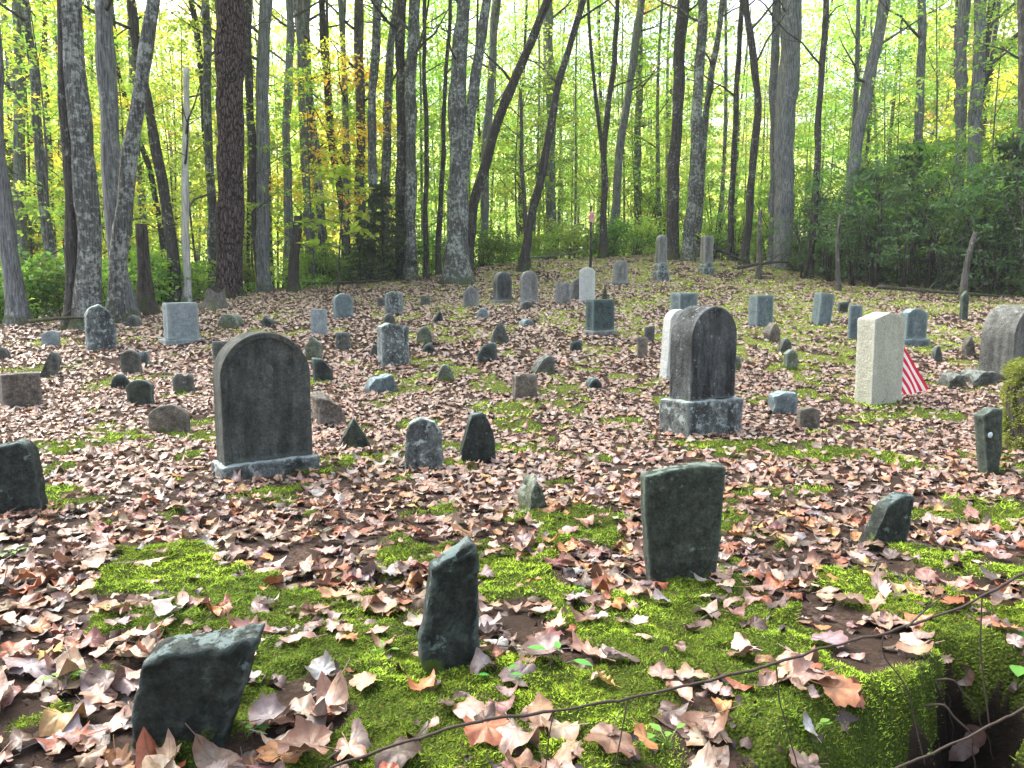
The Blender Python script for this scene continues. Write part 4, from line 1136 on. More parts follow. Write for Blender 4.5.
# left evergreen wall patch
for (px, y) in ((2, 21), (14, 26), (30, 30)):
    x = (px - 512) / F * y; z = gz(x, y); root = empty('evergreen_tree', (x, y, z)); o = mobj('foliage', HEM[0], None, root); omat(o, LM['ever']); o.scale = (1.3, 1.3, 1.7)
    o = mobj('stem', ST_HE, BM['dark'], root); root['category'] = 'tree'; root['group'] = 'dark evergreens behind the far left trunks'
    later(root, 'dark young evergreen', px, 200, MK)

# distant woodland
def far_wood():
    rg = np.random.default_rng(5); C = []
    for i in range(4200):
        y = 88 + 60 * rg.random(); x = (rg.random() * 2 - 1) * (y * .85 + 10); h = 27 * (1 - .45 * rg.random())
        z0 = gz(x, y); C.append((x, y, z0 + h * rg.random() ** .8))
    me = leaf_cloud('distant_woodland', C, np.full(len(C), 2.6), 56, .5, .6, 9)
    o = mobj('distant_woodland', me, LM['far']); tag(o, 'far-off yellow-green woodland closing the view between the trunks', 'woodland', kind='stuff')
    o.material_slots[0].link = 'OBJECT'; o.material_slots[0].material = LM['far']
far_wood()

# ------------------------------------------------------------------ shrubs
def shrub(kind, px, y, s, leaf, base, name='shrub', sz=1.0, grp='shrubs along the edge of the clearing'):
    if 190 < px < 285 and y < float(np.interp((px - 512) / F, DU, DD)) + 5.5: return
    x = (px - 512) / F * y; z = gz(x, y)
    root = empty(name, (x, y, z - .03), rg.random() * 6.28)
    me, stm = {'bush': (BUSH, ST_SM), 'rhod': (RHOD, ST_RH), 'herb': (HERB, ST_SM), 'hem': (HEM, ST_HE)}[kind]
    o = bpy.data.objects.new('foliage', me[int(rg.integers(len(me)))]); link(o); o.parent = root; omat(o, LM[leaf]); o.scale = (s, s, s * sz)
    if kind != 'herb':
        t = bpy.data.objects.new('stems', stm); link(t); t.parent = root; t.scale = (s, s, s * sz)
        if not stm.materials: stm.materials.append(BM['dark'])
    root['category'] = 'shrub' if kind != 'hem' else 'hemlock'; root['group'] = grp
    qx, qy, _ = project(x, y, z + .6)
    later(root, base, qx, qy, EK)
EK = [(15, 290, 'the far left trunks'), (95, 290, 'the lichen trunk foot'), (148, 280, 'the rotten snag'), (185, 270, 'the white dead trunk'), (229, 270, 'the pine foot'),
      (294, 260, 'the rotten post'), (345, 250, 'the leafy sapling'), (385, 240, 'the hemlocks'), (457, 250, 'the double trunk'), (527, 240, 'the bare sapling'),
      (591, 225, 'the pink ribbon'), (660, 240, 'the taller monument'), (705, 240, 'the shorter monument'), (760, 235, 'the weathered post'),
      (838, 240, 'the thin pale snag'), (900, 240, 'the slim pale trunk'), (968, 260, 'the leaning broken snag'), (1015, 270, 'the right edge')]
EK = [(a, b, c, ('behind', 'before')) for a, b, c in EK]
# central hemlocks
for px, y, s in ((385, 23.2, .95), (362, 22.8, .62), (405, 24, .8)):
    shrub('hem', px, y, s, 'hem', 'dark green young hemlock', 'hemlock', 1.0, 'young hemlocks in the centre')
# right rhododendron thicket
for px, y, s in ((800, 24, .8), (828, 23, 1.0), (850, 22, .9), (872, 21.6, 1.15), (898, 20.8, .95), (920, 21.5, 1.35), (944, 20, 1.0), (962, 21.5, 1.4), (985, 19.4, 1.0), (1008, 20, 1.35), (1030, 18.2, 1.1),
                 (885, 25.5, 1.35), (940, 27, 1.5), (1000, 25, 1.4)):
    shrub('rhod', px, y, s, 'ever' if s < 1.3 else 'mid', ('dark' if s < 1.3 else 'tall green') + ' glossy rhododendron', 'rhododendron', 1.1, 'rhododendrons in the right thicket')
for i in range(16):
    px = 795 + 15.5 * i; y = float(np.interp((px - 512) / F, DU, DD)) + .9 + 3.5 * rg.random()
    shrub('hem' if i % 3 == 1 else 'bush', px, y, (.55 + .5 * rg.random()) * (1.5 if i % 3 == 1 else 1), 'hem' if i % 3 == 1 else 'mid', 'small hemlock of the right thicket' if i % 3 == 1 else 'low deep green bush of the right thicket', 'hemlock' if i % 3 == 1 else 'shrub')
for i in range(10):
    px = 640 + 23 * i; y = float(np.interp((px - 512) / F, DU, DD)) + 2 + 3 * rg.random()
    shrub('rhod', px, y, .8 + .6 * rg.random(), 'green', 'loose light green tall shrub')
# edge shrubs
spec = []
for i in range(86):
    px = -30 + 1085 * (i + rg.random() * .8) / 86
    u = (px - 512) / F; D = float(np.interp(u, DU, DD))
    spec.append((px, D + 1.2 + 6 * rg.random() ** 1.3))
for i, (px, y) in enumerate(spec):
    r = rg.random()
    leaf = ('ygreen' if r < (.7 if 430 < px < 780 else .35) else 'green' if r < .8 else 'mid') if px < 780 else ('mid' if r < .5 else 'green' if r < .85 else 'ygreen')
    if px < 170 and leaf != 'mid': leaf = 'green' if r < .6 else 'mid'
    nm = {'ygreen': 'yellow-green', 'green': 'fresh green', 'mid': 'deep green'}[leaf]
    shrub('bush', px, y, .75 + .75 * rg.random(), leaf, nm + ' understory shrub')
# ground cover beyond the edge (stuff)
def undergrowth():
    rg = np.random.default_rng(8); C = []
    while len(C) < 1500:
        y = 13 + 30 * rg.random() ** 1.2; x = (rg.random() * 2 - 1) * (y * .8 + 2); D = float(edge_depth(x, y))
        if y < D + .5 or vnoise(np.array([x * .4]), np.array([y * .4]), 0, 3)[0] < -.15 + .6 * math.exp(-(y - D)): continue
        if -.44 < x / y < -.3 and y < D + 3.5: continue
        C.append((x, y, gz(x, y) + .08 + .2 * rg.random()))
    me = leaf_cloud('undergrowth', C, np.full(len(C), .42), 26, .085, .45, 19, 1.6, .1, .5)
    me.materials.append(LM['herb']); o = mobj('undergrowth', me); tag(o, 'low green herbs and seedlings covering the wood floor', 'undergrowth', kind='stuff')
undergrowth()

# leafy sapling with big yellow-green leaves
def sapling():
    X = at_depth(337, 270, 19.5)[0]; Y = 19.5; Z = gz(X, Y); root = empty('sapling', (X, Y, Z)); s = Y / F
    pts = [(0, 0, -.1), (.05, 0, .8), (.12, 0, 1.6), (.2, 0, 2.3), (.18, 0, 3.0)]
    m = MB(); m.tube(pts, [.03, .025, .02, .015, .008], 7)
    rg = np.random.default_rng(4); C = []
    for z, side, L in ((1.2, -1, .8), (1.5, 1, .8), (1.85, -1, 1.0), (2.0, 1, .7), (2.35, -1, .8), (2.6, 1, .6), (2.9, -1, .5), (3.0, 1, .3)):
        x0 = .12; m.tube([(x0, 0, z), (x0 + side * L * .5, .1 * rg.normal(), z + .12), (x0 + side * L, .2 * rg.normal(), z + .05)], [.012, .008, .004], 5)
        for q in np.linspace(.3, 1, 4): C.append((x0 + side * L * q, .25 * rg.normal(), z + .08 + .05 * rg.normal()))
    mobj('stem', m.mesh('stem'), BM['dark'], root)
    me = leaf_cloud('leaves', C, np.full(len(C), .15), 7, .22, .3, 3, 1.8, .25, .2); me.materials.append(mat_leaf('bright_sapling_leaves', (.30, .46, .09), .55)); mobj('leaves', me, None, root)
    tag(root, 'sapling with tiers of large bright yellow-green leaves behind the rotten post', 'sapling')
sapling()

# fallen branches behind the monuments and left of edge
def fallen(label, pts, d, r, kind='dark'):
    W = []
    for px, py in pts:
        x, y, z = at_depth(px, py, d); W.append((x, d + .3 * math.sin(px), max(gz(x, d) + r * .6, z)))
    o = np.array([W[0][0], W[0][1], gz(W[0][0], W[0][1])])
    p, _ = resample([np.array(w) - o for w in W], .15)
    m = MB(); m.tube(p, np.linspace(r, r * .45, len(p)), 8, .12, 4)
    for k in (len(p) // 3, len(p) // 2, 2 * len(p) // 3):
        q = p[k]; m.tube([q, q + np.array([.25, .1, .22]), q + np.array([.55, .1, .3])], [r * .4, r * .25, r * .1], 5)
    ob = mobj('fallen_branch', m.mesh('fallen_branch'), BM[kind], None, tuple(o)); tag(ob, label, 'branch', 'fallen branches at the wood edge')
fallen('dark fallen branch sloping down behind the shorter monument', [(698, 240), (722, 252), (745, 262)], 26.3, .07)
fallen('dark fallen bough lying right of the shorter monument', [(738, 268), (770, 262), (800, 262)], 24, .06)
fallen('long dark fallen log along the left wood edge', [(20, 322), (60, 318), (110, 316)], 13.4, .04, 'snag')
fallen('grey fallen stick across the brush behind the arched headstones', [(528, 258), (560, 255), (590, 250)], 25.6, .03, 'grain')
fallen('dark fallen log in brush left of the double trunk', [(298, 284), (340, 282), (380, 281)], 21.2, .045, 'snag')
fallen('dark log along the foot of the right thicket', [(880, 287), (940, 292), (1015, 302)], 18.6, .05, 'snag')

# ------------------------------------------------------------------ wire fence in the foreground
def wire():
    top = [(330, 766), (400, 737), (470, 712), (512, 721 - 14), (556, 700), (566, 710 - 4), (628, 699), (658, 692), (691, 685), (729, 675), (768, 666), (776, 665), (822, 648), (860, 639), (890, 632), (916, 623), (958, 609), (985, 595), (1024, 573), (1070, 548)]
    top = [(330, 768), (400, 743), (470, 722), (512, 716), (556, 711), (600, 703), (628, 699), (658, 692), (691, 685), (729, 675), (768, 666), (822, 648), (860, 639), (890, 632), (916, 623), (958, 609), (985, 595), (1024, 573), (1070, 548)]
    root = empty('wire_fence', at_depth(700, 680, 1.18))
    o = np.array(root.location)
    def w(pts, r, name, D=1.18, seed=0):
        p, _ = resample([np.array(at_depth(a, b, D + .0004 * (a - 600))) - o for a, b in pts], .012)
        rg = np.random.default_rng(seed); p[:, 2] += .0012 * np.sin(np.arange(len(p)) * .9) + .0007 * rg.normal(size=len(p))
        m = MB(); m.tube(p, [r] * len(p), 7, .2, seed); mobj(name, m.mesh(name), WM, root)
    WM = simple('rusted_wire', (.085, .062, .052), .75, .3, var=.6, sc=120)
    w(top, .0025, 'top_strand')
    w([(860, 778), (903, 766), (968, 737), (1024, 708), (1070, 684)], .0022, 'lower_strand', 1.16, 2)
    for i, pts in enumerate(([(554, 711), (549, 735), (545, 775)], [(628, 699), (622, 730), (614, 775)], [(776, 664), (779, 700), (800, 775)], [(884, 634), (880, 650), (908, 690), (925, 765)], [(982, 597), (980, 650), (990, 728)])):
        w(pts, .0013, 'stay_wire', 1.18, 5 + i)
    tag(root, 'rusty sagging wire fence strands crossing the bottom right foreground', 'fence')
    # thin forked twig resting on it
    m = MB(); P3 = lambda a, b: np.array(at_depth(a, b, 1.30)) - o
    m.tube([P3(906, 628), P3(925, 610), P3(948, 592)], [.0022, .0018, .001], 6); m.tube([P3(925, 610), P3(932, 598), P3(935, 588)], [.0014, .001, .0006], 5)
    t = mobj('twig', m.mesh('twig'), BM['mid'], None, tuple(o)); tag(t, 'thin forked dry twig rising behind the fence wire at the right', 'twig')
wire()
M_ROOT = simple('root_bark', (.05, .035, .025), .8)
def roots():
    rg = np.random.default_rng(12); m = None
    for i in range(3):
        y = 1.93 - .09 * i; x = GA[0] - .22 * (GA[1] - y) - .06 + .03 * rg.normal()
        z = gz(x - .07, y) - .02
        p = [(x - .1, y, z - .03), (x - .02, y - .02, z), (x + .04, y - .03 - .03 * rg.random(), z - .07), (x + .06 + .05 * rg.random(), y - .05, z - .2 - .1 * rg.random())]
        o = np.array(p[0]); q, _ = resample([np.array(a) - o for a in p], .012); q[:, 0] += .004 * np.sin(np.arange(len(q)) * .9 + i)
        m = MB(); m.tube(q, np.linspace(.003, .001, len(q)), 6, .3, i)
        tag(mobj('root', m.mesh('root'), M_ROOT, None, tuple(o)), ['uppermost', 'middle', 'lowest'][i] + ' thin bare root hanging into the dark hollow of the bank', 'root', 'roots hanging in the bank hollow')
roots()

# ------------------------------------------------------------------ fallen leaves
def lobe(ang, kind):
    d = (ang - 90 + 180) % 360 - 180     # angle from tip
    if kind == 'maple':
        k = [(-180, .12), (-160, .30), (-140, .50), (-118, .62), (-100, .58), (-84, .64), (-55, .93), (-40, .82), (-26, .68), (-12, .86), (0, 1.06), (12, .86), (26, .68), (40, .82), (55, .93), (84, .64), (100, .58), (118, .62), (140, .50), (160, .30), (180, .12)]
        r = np.interp(d, [a for a, b in k], [b for a, b in k])
        return (.58 * r + .33) * (1 + .045 * np.cos(np.radians(d) * 17))
    if kind == 'sycamore':
        k = [(-180, .25), (-150, .6), (-120, .8), (-100, .66), (-60, .98), (-30, .72), (0, 1.1), (30, .72), (60, .98), (100, .66), (120, .8), (150, .6), (180, .25)]
        return (.7 * np.interp(d, [a for a, b in k], [b for a, b in k]) * .85 + .33) * (1 + .04 * np.cos(np.radians(d) * 21))
    if kind == 'oak':
        a = np.radians(d); r = 1 / np.sqrt((np.sin(a) / .5) ** 2 + np.cos(a) ** 2)
        return r * (1 + .2 * np.cos(a * 10))
    a = np.radians(d); r = 1 / np.sqrt((np.sin(a) / .52) ** 2 + np.cos(a) ** 2)
    return r * (1 + .12 * np.exp(-(d / 14.) ** 2))

def leaf_template(kind, n, rings, seed, strength=1.0, stem=True):
    rg = np.random.default_rng(seed)
    an = np.linspace(0, 360, n, endpoint=False) + 90
    r = lobe(an, kind) * (1 + .05 * rg.normal(size=n))
    V = [np.zeros((1, 2))]
    for q in rings:
        rr = r * q if q > .8 else (r * .55 + .45 * r.mean()) * q
        V.append(np.stack([rr * np.cos(np.radians(an)), rr * np.sin(np.radians(an))], 1))
    P2 = np.concatenate(V)
    f = []
    for j in range(n): f.append((0, 1 + j, 1 + (j + 1) % n))
    for q in range(len(rings) - 1):
        a0 = 1 + q * n; b0 = a0 + n
        for j in range(n):
            k = (j + 1) % n
            f.append((a0 + j, b0 + j, b0 + k)); f.append((a0 + j, b0 + k, a0 + k))
    uv = P2.copy()
    x, y = P2[:, 0], P2[:, 1]
    # cross fold along midrib + lengthwise curl + ruffles
    kx = strength * rg.uniform(.3, 1.5) * rg.choice([-1, -1, 1]); ky = strength * rg.uniform(-.9, 1.0)
    if abs(kx) < .05: kx = .05
    if abs(ky) < .05: ky = .05
    rr = np.hypot(x, y)
    z = .5 * kx * x * x + strength * .16 * rr ** 2 * np.sin(3 * np.arctan2(y, x) + rg.random() * 6) + strength * .085 * rr * np.sin(7 * np.arctan2(y, x) + rg.random() * 6) + strength * .22 * np.abs(x) * rg.uniform(-1, 1)
    X = np.sin(np.clip(kx * .9 * x, -1.5, 1.5)) / (kx * .9)
    Yb = np.sin(np.clip(ky * y, -1.55, 1.55)) / ky; z = z + (1 - np.cos(np.clip(ky * y, -1.9, 1.9))) / ky
    z += .028 * rg.normal(size=len(z)) * strength * rr
    V3 = np.stack([X, Yb, z], 1)
    tri = list(f)
    if stem:
        b = V3[1 + (len(rings) - 1) * n + n // 2]; k = len(V3)
        L = .5; w = .018
        e = b + np.array([rg.uniform(-.2, .2), -L, rg.uniform(.0, .25)])
        S = np.array([b * .6 + [-w, 0, 0], b * .6 + [w, 0, 0], b * .6 + [0, 0, w * 1.6], e + [-w, 0, 0], e + [w, 0, 0], e + [0, 0, w * 1.6]])
        V3 = np.concatenate([V3, S]); uv = np.concatenate([uv, np.zeros((6, 2))])
        tri += [(k, k + 1, k + 4), (k, k + 4, k + 3), (k + 1, k + 2, k + 5), (k + 1, k + 5, k + 4), (k + 2, k, k + 3), (k + 2, k + 3, k + 5)]
    return V3, np.array(tri), uv

KINDS = ['maple', 'sycamore', 'oval', 'oak', 'sycamore', 'oval', 'sycamore', 'oval']
HI = [(k, *leaf_template(k, 34 if k != 'oval' else 22, (.35, .7, 1.0), 50 + i, .7 + .8 * ((i * 37) % 10) / 10)) for i, k in enumerate(KINDS * 4)]
MID = [(k, *leaf_template(k, 16, (.5, 1.0), 150 + i, .8 + .8 * ((i * 37) % 10) / 10, False)) for i, k in enumerate(['sycamore', 'oval', 'oak', 'sycamore', 'maple', 'sycamore'] * 3)]
LO = [(k, *leaf_template(k, 8 if k in ('maple', 'sycamore') else 6, (1.0,), 250 + i, 1.1, False)) for i, k in enumerate(KINDS * 2)]

PAL = [((.44, .30, .21), .18, 'pale tan'), ((.41, .26, .215), .15, 'dusty pink'), ((.25, .135, .08), .16, 'brown'), ((.36, .345, .355), .08, 'silver grey'),
       ((.57, .48, .39), .10, 'cream'), ((.36, .10, .035), .09, 'rust red'), ((.48, .21, .06), .10, 'orange brown'), ((.075, .045, .035), .12, 'dark brown'),
       ((.27, .20, .21), .06, 'mauve grey'), ((.52, .36, .08), .02, 'golden'), ((.23, .07, .07), .04, 'wine red')]
PW = np.array([p[1] for p in PAL]); PW /= PW.sum(); PC = np.array([p[0] for p in PAL])

def sample_leaves(y0, y1, dens, seed, margin=1.0):
    """candidate positions, density modulated by the moss mask and stone footprints"""
    rg = np.random.default_rng(seed)
    xm = .80 * y1 + margin
    n = int((y1 - y0) * 2 * xm * dens)
    y = rg.uniform(y0, y1, n); x = rg.uniform(-xm, xm, n)
    k = np.abs(x) < .80 * y + margin
    x, y = x[k], y[k]
    m = moss_mask(x, y)
    clump = .55 + .45 * sstep(-.3, .3, fbm(x * 1.8, y * 1.8, 0, 61))
    p = (1 - .93 * m) * clump + .035 + .22 * m * sstep(9, 13, y) + .50 * m * sstep(3.8, 2.6, y) * sstep(.0, .3, fbm(x * 4.2, y * 4.2, 0, 66, 2))
    hl = hollow(x, y); p = p * (1 - .8 * sstep(.1, .4, hl)); b = bank(x, y); p = p * (1 - .75 * sstep(0, .2, b))
    p = p * (1 - sstep(-.5, 4.0, y - edge_depth(x, y)) * .55)
    p = p * np.interp(x * 1.0, [-20, 2, 7, 20], [1, 1, .8, .8]) * 1.0
    k = rg.random(len(x)) < p
    x, y = x[k], y[k]
    for fx, fy, fr in FOOT:
        if y0 - 1 < fy < y1 + 1 and fr < 3:
            k = (x - fx) ** 2 + (y - fy) ** 2 > (fr * .75) ** 2
            x, y = x[k], y[k]
    return x, y

def transforms(x, y, seed, smin, smax, tilt, lift):
    rg = np.random.default_rng(seed); n = len(x)
    e = .02
    z = ground(x, y) + moss_mask(x, y) * .022 * sstep(8, 4, y)
    sx = (ground(x + e, y) - ground(x - e, y)) / (2 * e); sy = (ground(x, y + e) - ground(x, y - e)) / (2 * e)
    nrm = np.stack([-np.clip(sx, -1.5, 1.5), -np.clip(sy, -1.5, 1.5), np.ones(n)], 1) + rg.normal(size=(n, 3)) * tilt * (.4 + 1.2 * (rg.random(n) ** 2))[:, None] * np.array([1, 1, .15])
    nrm /= np.linalg.norm(nrm, axis=1)[:, None]
    a = rg.normal(size=(n, 3)); a -= nrm * (a * nrm).sum(1)[:, None]; a /= np.linalg.norm(a, axis=1)[:, None]
    b = np.cross(nrm, a)
    s = smin + (smax - smin) * rg.random(n) ** 1.6
    M = np.stack([a, b, nrm], 2) * s[:, None, None]     # columns are axes
    pos = np.stack([x, y, z + lift * (.25 + rg.random(n)) + .12 * s], 1)
    ci = rg.choice(len(PAL), n, p=PW)
    c = PC[ci] * (.6 + .55 * rg.random(n))[:, None] * (1 + .06 * rg.normal(size=(n, 3)))
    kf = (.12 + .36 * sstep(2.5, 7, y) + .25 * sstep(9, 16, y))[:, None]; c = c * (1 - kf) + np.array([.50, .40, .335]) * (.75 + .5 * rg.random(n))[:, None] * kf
    return pos, M, s, ci, np.clip(c, .01, .9)

def litter_mesh(name, temps, pos, M, c, seed):
    rg = np.random.default_rng(seed); ti = rg.integers(len(temps), size=len(pos))
    Vs, Fs, Cs, Us = [], [], [], []; off = 0
    for k, (kind, V, Tt, uv) in enumerate(temps):
        s = np.where(ti == k)[0]
        if not len(s): continue
        W = np.einsum('nij,vj->nvi', M[s], V) + pos[s][:, None, :]
        nv = len(V)
        Fs.append((Tt[None] + (np.arange(len(s)) * nv)[:, None, None]).reshape(-1, 3) + off)
        Vs.append(W.reshape(-1, 3)); Cs.append(np.repeat(c[s], nv, 0)); Us.append(np.tile(uv, (len(s), 1))); off += nv * len(s)
    V = np.concatenate(Vs); Fc = np.concatenate(Fs)
    return np_mesh(name, V, Fc.ravel(), np.full(len(Fc), 3), True, np.concatenate(Cs), np.concatenate(Us))

LK = [(190, 690, 'the slanted corner slab'), (450, 610, 'the dark jagged stone'), (680, 530, 'the tall green slab'), (887, 525, 'the slanting grey stone'), (20, 480, 'the left edge slab'),
      (263, 470, 'the large dark headstone'), (423, 445, 'the speckled granite stone'), (477, 440, 'the dark pointed slab'), (532, 500, 'the lumpy mossy stone'), (988, 445, 'the tagged leaning stone'),
      (965, 700, 'the bank hollow'), (620, 740, 'the second wire stay'), (780, 710, 'the third wire stay'), (350, 740, 'the wire end'), (30, 620, 'the left moss patch'), (1010, 600, 'the upper wire end')]
LK = [(a, b, c, ('behind', 'in front of')) for a, b, c in LK]

nx_, ny_ = sample_leaves(1.15, 4.2, 350, 71, .4)
pos, M, s, ci, c = transforms(nx_, ny_, 72, .022, .066, .20, .018)
# patch of bare space around deep moss stays; choose the 300 that show largest
pp = project(pos[:, 0], pos[:, 1], pos[:, 2])
inside = (pp[0] > -10) & (pp[0] < 1034) & (pp[1] < 775) & (pp[1] > 300)
size = np.where(inside, s / pp[2], 0)
order = np.argsort(-size)[:300]
mask = np.zeros(len(pos), bool); mask[order] = True
HM = []
for kind, V, Tt, uv in HI:
    me = np_mesh('fallen_leaf', V, Tt.ravel(), np.full(len(Tt), 3), True, None, uv); me.materials.append(M_LEAF1); HM.append((kind, me))
rl = np.random.default_rng(5)
from mathutils import Matrix
KL = {'maple': 'lobed maple leaf', 'sycamore': 'broad lobed leaf', 'oval': 'oval leaf', 'oak': 'wavy-edged leaf'}
for i in order:
    k = int(rl.integers(len(HM))); kind, me = HM[k]
    o = bpy.data.objects.new('fallen_leaf', me); link(o)
    A = Matrix.Identity(4)
    sc_ = s[i] * (1.12 if i in order[:60] else 1)
    for r_ in range(3):
        for cc in range(3): A[r_][cc] = float(M[i][r_][cc] / s[i] * sc_)
        A[r_][3] = float(pos[i][r_])
    o.matrix_world = A
    o.color = (*[float(v) for v in c[i]], 1)
    o['category'] = 'leaf'; o['group'] = 'dry leaves fallen in the near foreground'
    later(o, f'{PAL[ci[i]][2]} {KL[kind]}', float(pp[0][i]), float(pp[1][i]), LK)
    mask[i] = True
rest = ~mask
litter = []
me = litter_mesh('near', [h for h in HI], pos[rest], M[rest], c[rest], 1); litter.append(me)
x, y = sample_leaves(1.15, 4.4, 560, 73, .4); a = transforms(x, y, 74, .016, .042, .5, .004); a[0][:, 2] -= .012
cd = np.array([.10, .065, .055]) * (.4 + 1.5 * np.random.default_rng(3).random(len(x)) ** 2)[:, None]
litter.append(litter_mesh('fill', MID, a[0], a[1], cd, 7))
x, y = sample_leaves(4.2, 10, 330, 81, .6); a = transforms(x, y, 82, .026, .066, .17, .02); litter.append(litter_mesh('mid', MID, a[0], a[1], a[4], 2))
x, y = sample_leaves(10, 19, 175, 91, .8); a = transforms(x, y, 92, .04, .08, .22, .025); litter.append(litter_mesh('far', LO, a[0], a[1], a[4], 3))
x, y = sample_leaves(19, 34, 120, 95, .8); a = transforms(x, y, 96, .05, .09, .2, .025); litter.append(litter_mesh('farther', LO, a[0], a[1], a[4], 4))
# join the litter into one mesh
def join(meshes, name):
    Vs, Ls, Cs, co, uvs = [], [], [], [], []; off = 0
    for m in meshes:
        v = np.empty(len(m.vertices) * 3, np.float32); m.vertices.foreach_get('co', v)
        l = np.empty(len(m.loops), np.int32); m.loops.foreach_get('vertex_index', l)
        cc = np.empty(len(m.vertices) * 4, np.float32); m.attributes['Col'].data.foreach_get('color', cc)
        u = np.empty(len(m.loops) * 2, np.float32); m.uv_layers[0].data.foreach_get('uv', u)
        Vs.append(v.reshape(-1, 3)); Ls.append(l + off); off += len(m.vertices); Cs.append(np.full(len(m.polygons), 3)); co.append(cc.reshape(-1, 4)[:, :3]); uvs.append(u)
    me = np_mesh(name, np.concatenate(Vs), np.concatenate(Ls), np.concatenate(Cs), True, np.concatenate(co))
    l = me.uv_layers.new(name='UVMap'); l.data.foreach_set('uv', np.concatenate(uvs))
    return me
lo_ = mobj('leaf_litter', join(litter, 'leaf_litter'), M_LITTER)
tag(lo_, 'carpet of dry fallen autumn leaves over the clearing', 'leaf litter', kind='stuff')
for m in litter: bpy.data.meshes.remove(m)


# ------------------------------------------------------------------ moss fronds (stuff)
def moss():
    rg = np.random.default_rng(44); VV = []; CC = []
    for y0, y1, dens, hh, ww in ((1.0, 2.1, 80000, .0055, .0042), (2.1, 3.4, 30000, .008, .0058), (3.4, 6.5, 4200, .017, .008), (6.5, 13, 900, .024, .015), (13, 27, 240, .03, .035)):
        xm = .76 * y1 + .3; n = int((y1 - y0) * 2 * xm * dens)
        y = rg.uniform(y0, y1, n); x = rg.uniform(-xm, xm, n)
        k = np.abs(x) < .76 * y + .2; x, y = x[k], y[k]
        m = moss_mask(x, y); k = rg.random(len(x)) < m * (.35 + .65 * sstep(-.5, .2, fbm(x * 14, y * 14, 0, 5, 2))) ; x, y, m = x[k], y[k], m[k]
        n = len(x)
        lump = mlump(x, y)
        z = ground(x, y) + m * (.020 + .020 * lump) * sstep(8, 4, y)
        a = rg.random(n) * 6.283; h = hh * (.5 + rg.random(n)); w = ww * (.6 + .8 * rg.random(n)); tl = rg.normal(size=(n, 2)) * 1.0
        p = np.stack([x, y, z - .002], 1)
        dx = np.stack([np.cos(a), np.sin(a), np.zeros(n)], 1) * (w * .5)[:, None]
        tip = p + np.stack([tl[:, 0] * h, tl[:, 1] * h, h], 1)
        V = np.stack([p - dx, p + dx, tip], 1).reshape(-1, 3)
        t1 = rg.random(n); t2 = fbm(x * 2.2, y * 2.2, 0, 9, 2) * .5 + .5
        t3 = sstep(-.2, .35, fbm(x * 3.3 + 7, y * 3.3, 0, 12, 3))
        base = np.stack([.19 + .17 * t2 + .11 * t3, .33 + .17 * t2 + .13 * t3, .022 + .03 * t1 + .015 * t3], 1) * (.8 + .35 * t3)[:, None] * ((.35 + 1.0 * t1) * (.85 + .35 * lump))[:, None]
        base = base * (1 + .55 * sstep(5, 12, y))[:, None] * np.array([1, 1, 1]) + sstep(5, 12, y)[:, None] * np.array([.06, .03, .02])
        base = np.where((rg.random(n) < .06)[:, None], np.array([.22, .14, .05]), base)
        VV.append(V); CC.append(np.repeat(base, 3, 0))
    V = np.concatenate(VV); n = len(V) // 3
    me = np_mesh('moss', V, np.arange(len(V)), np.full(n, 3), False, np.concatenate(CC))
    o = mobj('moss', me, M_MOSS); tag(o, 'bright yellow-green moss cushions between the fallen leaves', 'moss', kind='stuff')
moss()

# ------------------------------------------------------------------ seedlings in the foreground
M_SEED = mat_leaf('seedling_leaves', (.13, .33, .07), .35)
def seedling(label, px, py, n, L, seed):
    X, Y, Z = hit(px, py); rg = np.random.default_rng(seed); root = empty('seedling', (X, Y, Z + .01))
    st = MB(); lf = MB()
    for i in range(n):
        a = rg.random() * 6.283 if n > 3 else rg.uniform(-.6, 3.8); h = L * (.5 + .8 * rg.random()); e = np.array([math.cos(a) * L * .8, math.sin(a) * L * .5, h])
        st.tube([(0, 0, -.01), e * np.array([.4, .4, .6]), e], [.0016, .0013, .0009], 5)
        d = e / np.linalg.norm(e) * np.array([1, 1, .2]); d /= np.linalg.norm(d); sd = np.cross(d, [0, 0, 1]); l = L * (.7 + .4 * rg.random()); w = l * .26
        prof = [(0, .05), (.2, .7), (.45, 1), (.75, .65), (1, .05)]; V = []
        for q, ww in prof:
            c_ = e + d * l * q + np.array([0, 0, -.25 * l * q * q]); V += [c_ - sd * w * ww + [0, 0, .12 * w], c_, c_ + sd * w * ww + [0, 0, .12 * w]]
        f = []
        for q in range(4):
            for j in range(2): f.append((q * 3 + j, q * 3 + j + 1, q * 3 + j + 4, q * 3 + j + 3))
        lf.add(V, f, np.array([.8 + .5 * rg.random(), 1, .8]))
    mobj('stems', st.mesh('stems'), simple('green_stem', (.15, .25, .06), .5), root); mobj('leaves', lf.mesh('leaves'), M_SEED, root)
    tag(root, label, 'seedling', 'green seedlings in the foreground moss')
for i, a in enumerate([
    ('two-leaved green seedling arching over moss left of the wire stays', 560, 672, 3, .05),
    ('green rosette between the wire stays at the bottom', 668, 752, 5, .04),
    ('long-leaved seedling beside the bank hollow at the right edge', 1016, 700, 5, .085),
    ('small green seedling at the foot of the dark jagged stone', 500, 690, 4, .035),
    ('tiny sprout below the dark jagged stone', 384, 660, 4, .025),
    ('small seedling in the moss left of the slanted corner slab', 66, 690, 5, .035),
    ('small seedling at the right foot of the slanted corner slab', 246, 742, 4, .03),
    ('green sprig near the left edge above the moss patch', 14, 560, 4, .04),
    ('small sprout right of the third wire stay', 812, 742, 4, .03),
    ('tiny sprout in the leaves behind the leaf-covered centre', 590, 600, 3, .03),
]): seedling(*a, 900 + i)

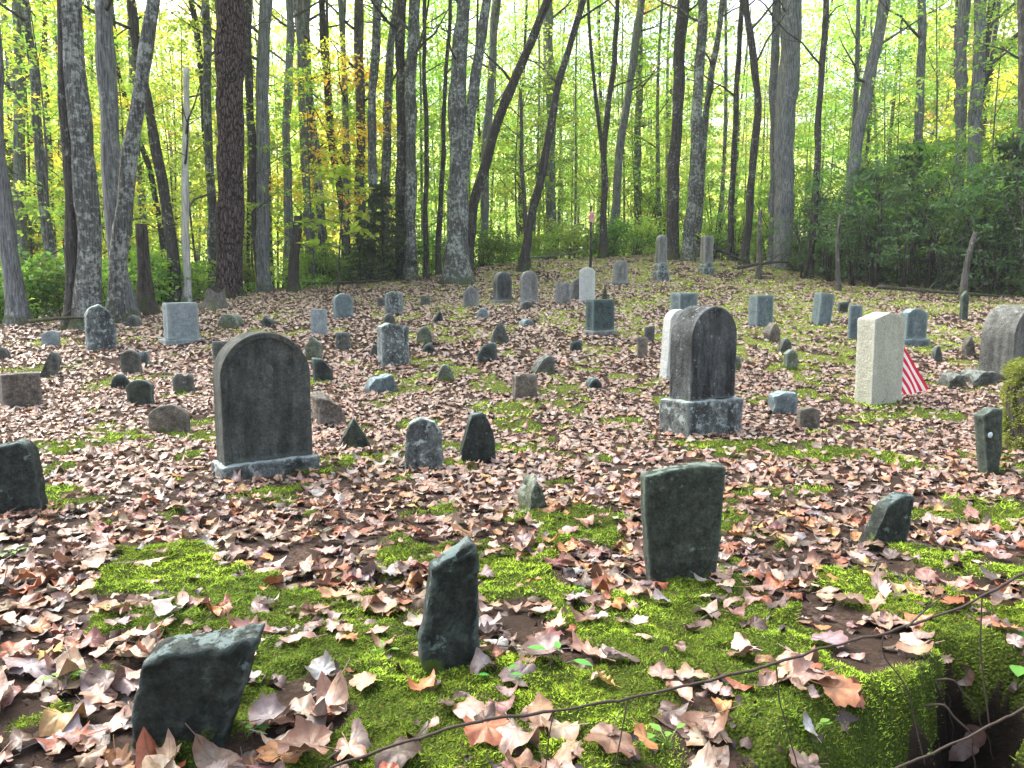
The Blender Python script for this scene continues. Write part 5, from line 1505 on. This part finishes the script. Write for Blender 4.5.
def haze():
    m = bpy.data.materials.new('haze_air'); m.use_nodes = True; n = m.node_tree; n.nodes.clear()
    o = n.nodes.new('ShaderNodeOutputMaterial'); v = n.nodes.new('ShaderNodeVolumePrincipled'); v.inputs['Density'].default_value = .0011
    v.inputs['Color'].default_value = (.93, .96, .95, 1)
    n.links.new(v.outputs[0], o.inputs['Volume'])
    zl, zh = float(GZf.min()) - 1, 40.0
    V = [(x, y, z) for z in (zl, zh) for x, y in ((-430, -130), (430, -130), (430, 612), (-430, 612))]
    me = np_mesh('haze', V, [0, 3, 2, 1, 4, 5, 6, 7, 0, 1, 5, 4, 1, 2, 6, 5, 2, 3, 7, 6, 3, 0, 4, 7], [4] * 6)
    tag(mobj('haze', me, m), 'thin pale air between the camera and the far woods', 'haze', kind='stuff')
haze()
rt = np.random.default_rng(77)
for i in range(26):
    y = 1.6 + 3.2 * rt.random(); x = rt.uniform(-.62, .62) * y; z = gz(x, y) + .028; a = rt.random() * 3.14; L = .06 + .14 * rt.random(); kk = rt.normal() * .2
    p = [(q * L * math.cos(a + kk * q), q * L * math.sin(a + kk * q), .012 * math.sin(q * 5 + i)) for q in np.linspace(-1, 1, 9)]
    m = MB(); r0 = .0016 + .0016 * rt.random(); m.tube(p, np.linspace(r0, r0 * .5, 9), 6, .2, i)
    b = np.array(p[5]); m.tube([b, b + [.3 * L * math.cos(a + .8), .3 * L * math.sin(a + .8), .01]], [r0 * .6, r0 * .3], 5)
    o = mobj('twig', m.mesh('twig'), BM['mid' if i % 2 else 'dark'], None, (x, y, z)); o['category'] = 'twig'; o['group'] = 'dry twigs lying on the litter'
    q = project(x, y, z); later(o, 'grey-brown dry twig' if i % 2 else 'dark thin twig', q[0], q[1], LK)
resolve_labels()

# ------------------------------------------------------------------ light, world, camera
SUN_EL, SUN_AZ = 50.0, -52.0       # azimuth from +Y towards +X
sun = bpy.data.lights.new('sun', 'SUN'); sun.energy = .85; sun.angle = math.radians(60); sun.color = (1, .97, .92)
so = bpy.data.objects.new('sun', sun); link(so)
el, az = math.radians(SUN_EL), math.radians(SUN_AZ)
d = Vector((math.sin(az) * math.cos(el), math.cos(az) * math.cos(el), math.sin(el)))
so.rotation_euler = d.to_track_quat('Z', 'Y').to_euler(); so.location = (0, 0, 60)
w = bpy.data.worlds.new('World'); SC.world = w; w.use_nodes = True; nt = w.node_tree
bg = nt.nodes['Background']; sky = nt.nodes.new('ShaderNodeTexSky'); sky.sky_type = 'NISHITA'; sky.sun_disc = False
sky.sun_elevation = el; sky.sun_rotation = az; sky.dust_density = 6; sky.air_density = 1.0; sky.ozone_density = .6
hs = nt.nodes.new('ShaderNodeHueSaturation'); hs.inputs['Saturation'].default_value = .62
nt.links.new(sky.outputs[0], hs.inputs['Color']); nt.links.new(hs.outputs[0], bg.inputs['Color']); bg.inputs['Strength'].default_value = .15
cam = bpy.data.cameras.new('camera'); co = bpy.data.objects.new('camera', cam); link(co); SC.camera = co
co.location = (0, 0, EYE); co.rotation_euler = (math.pi / 2 - PITCH, 0, 0)
cam.sensor_fit = 'HORIZONTAL'; cam.sensor_width = 36; cam.lens = 36 * F / 1024; cam.clip_start = .05; cam.clip_end = 2000
vs = SC.view_settings; vs.view_transform = 'Standard'; vs.look = 'None'; vs.exposure = 2.1; vs.gamma = 1
SC.render.resolution_x, SC.render.resolution_y = 1024, 768
SC.cycles.max_bounces = 6; SC.cycles.volume_bounces = 0; SC.cycles.diffuse_bounces = 3; SC.cycles.transmission_bounces = 3; SC.cycles.glossy_bounces = 2
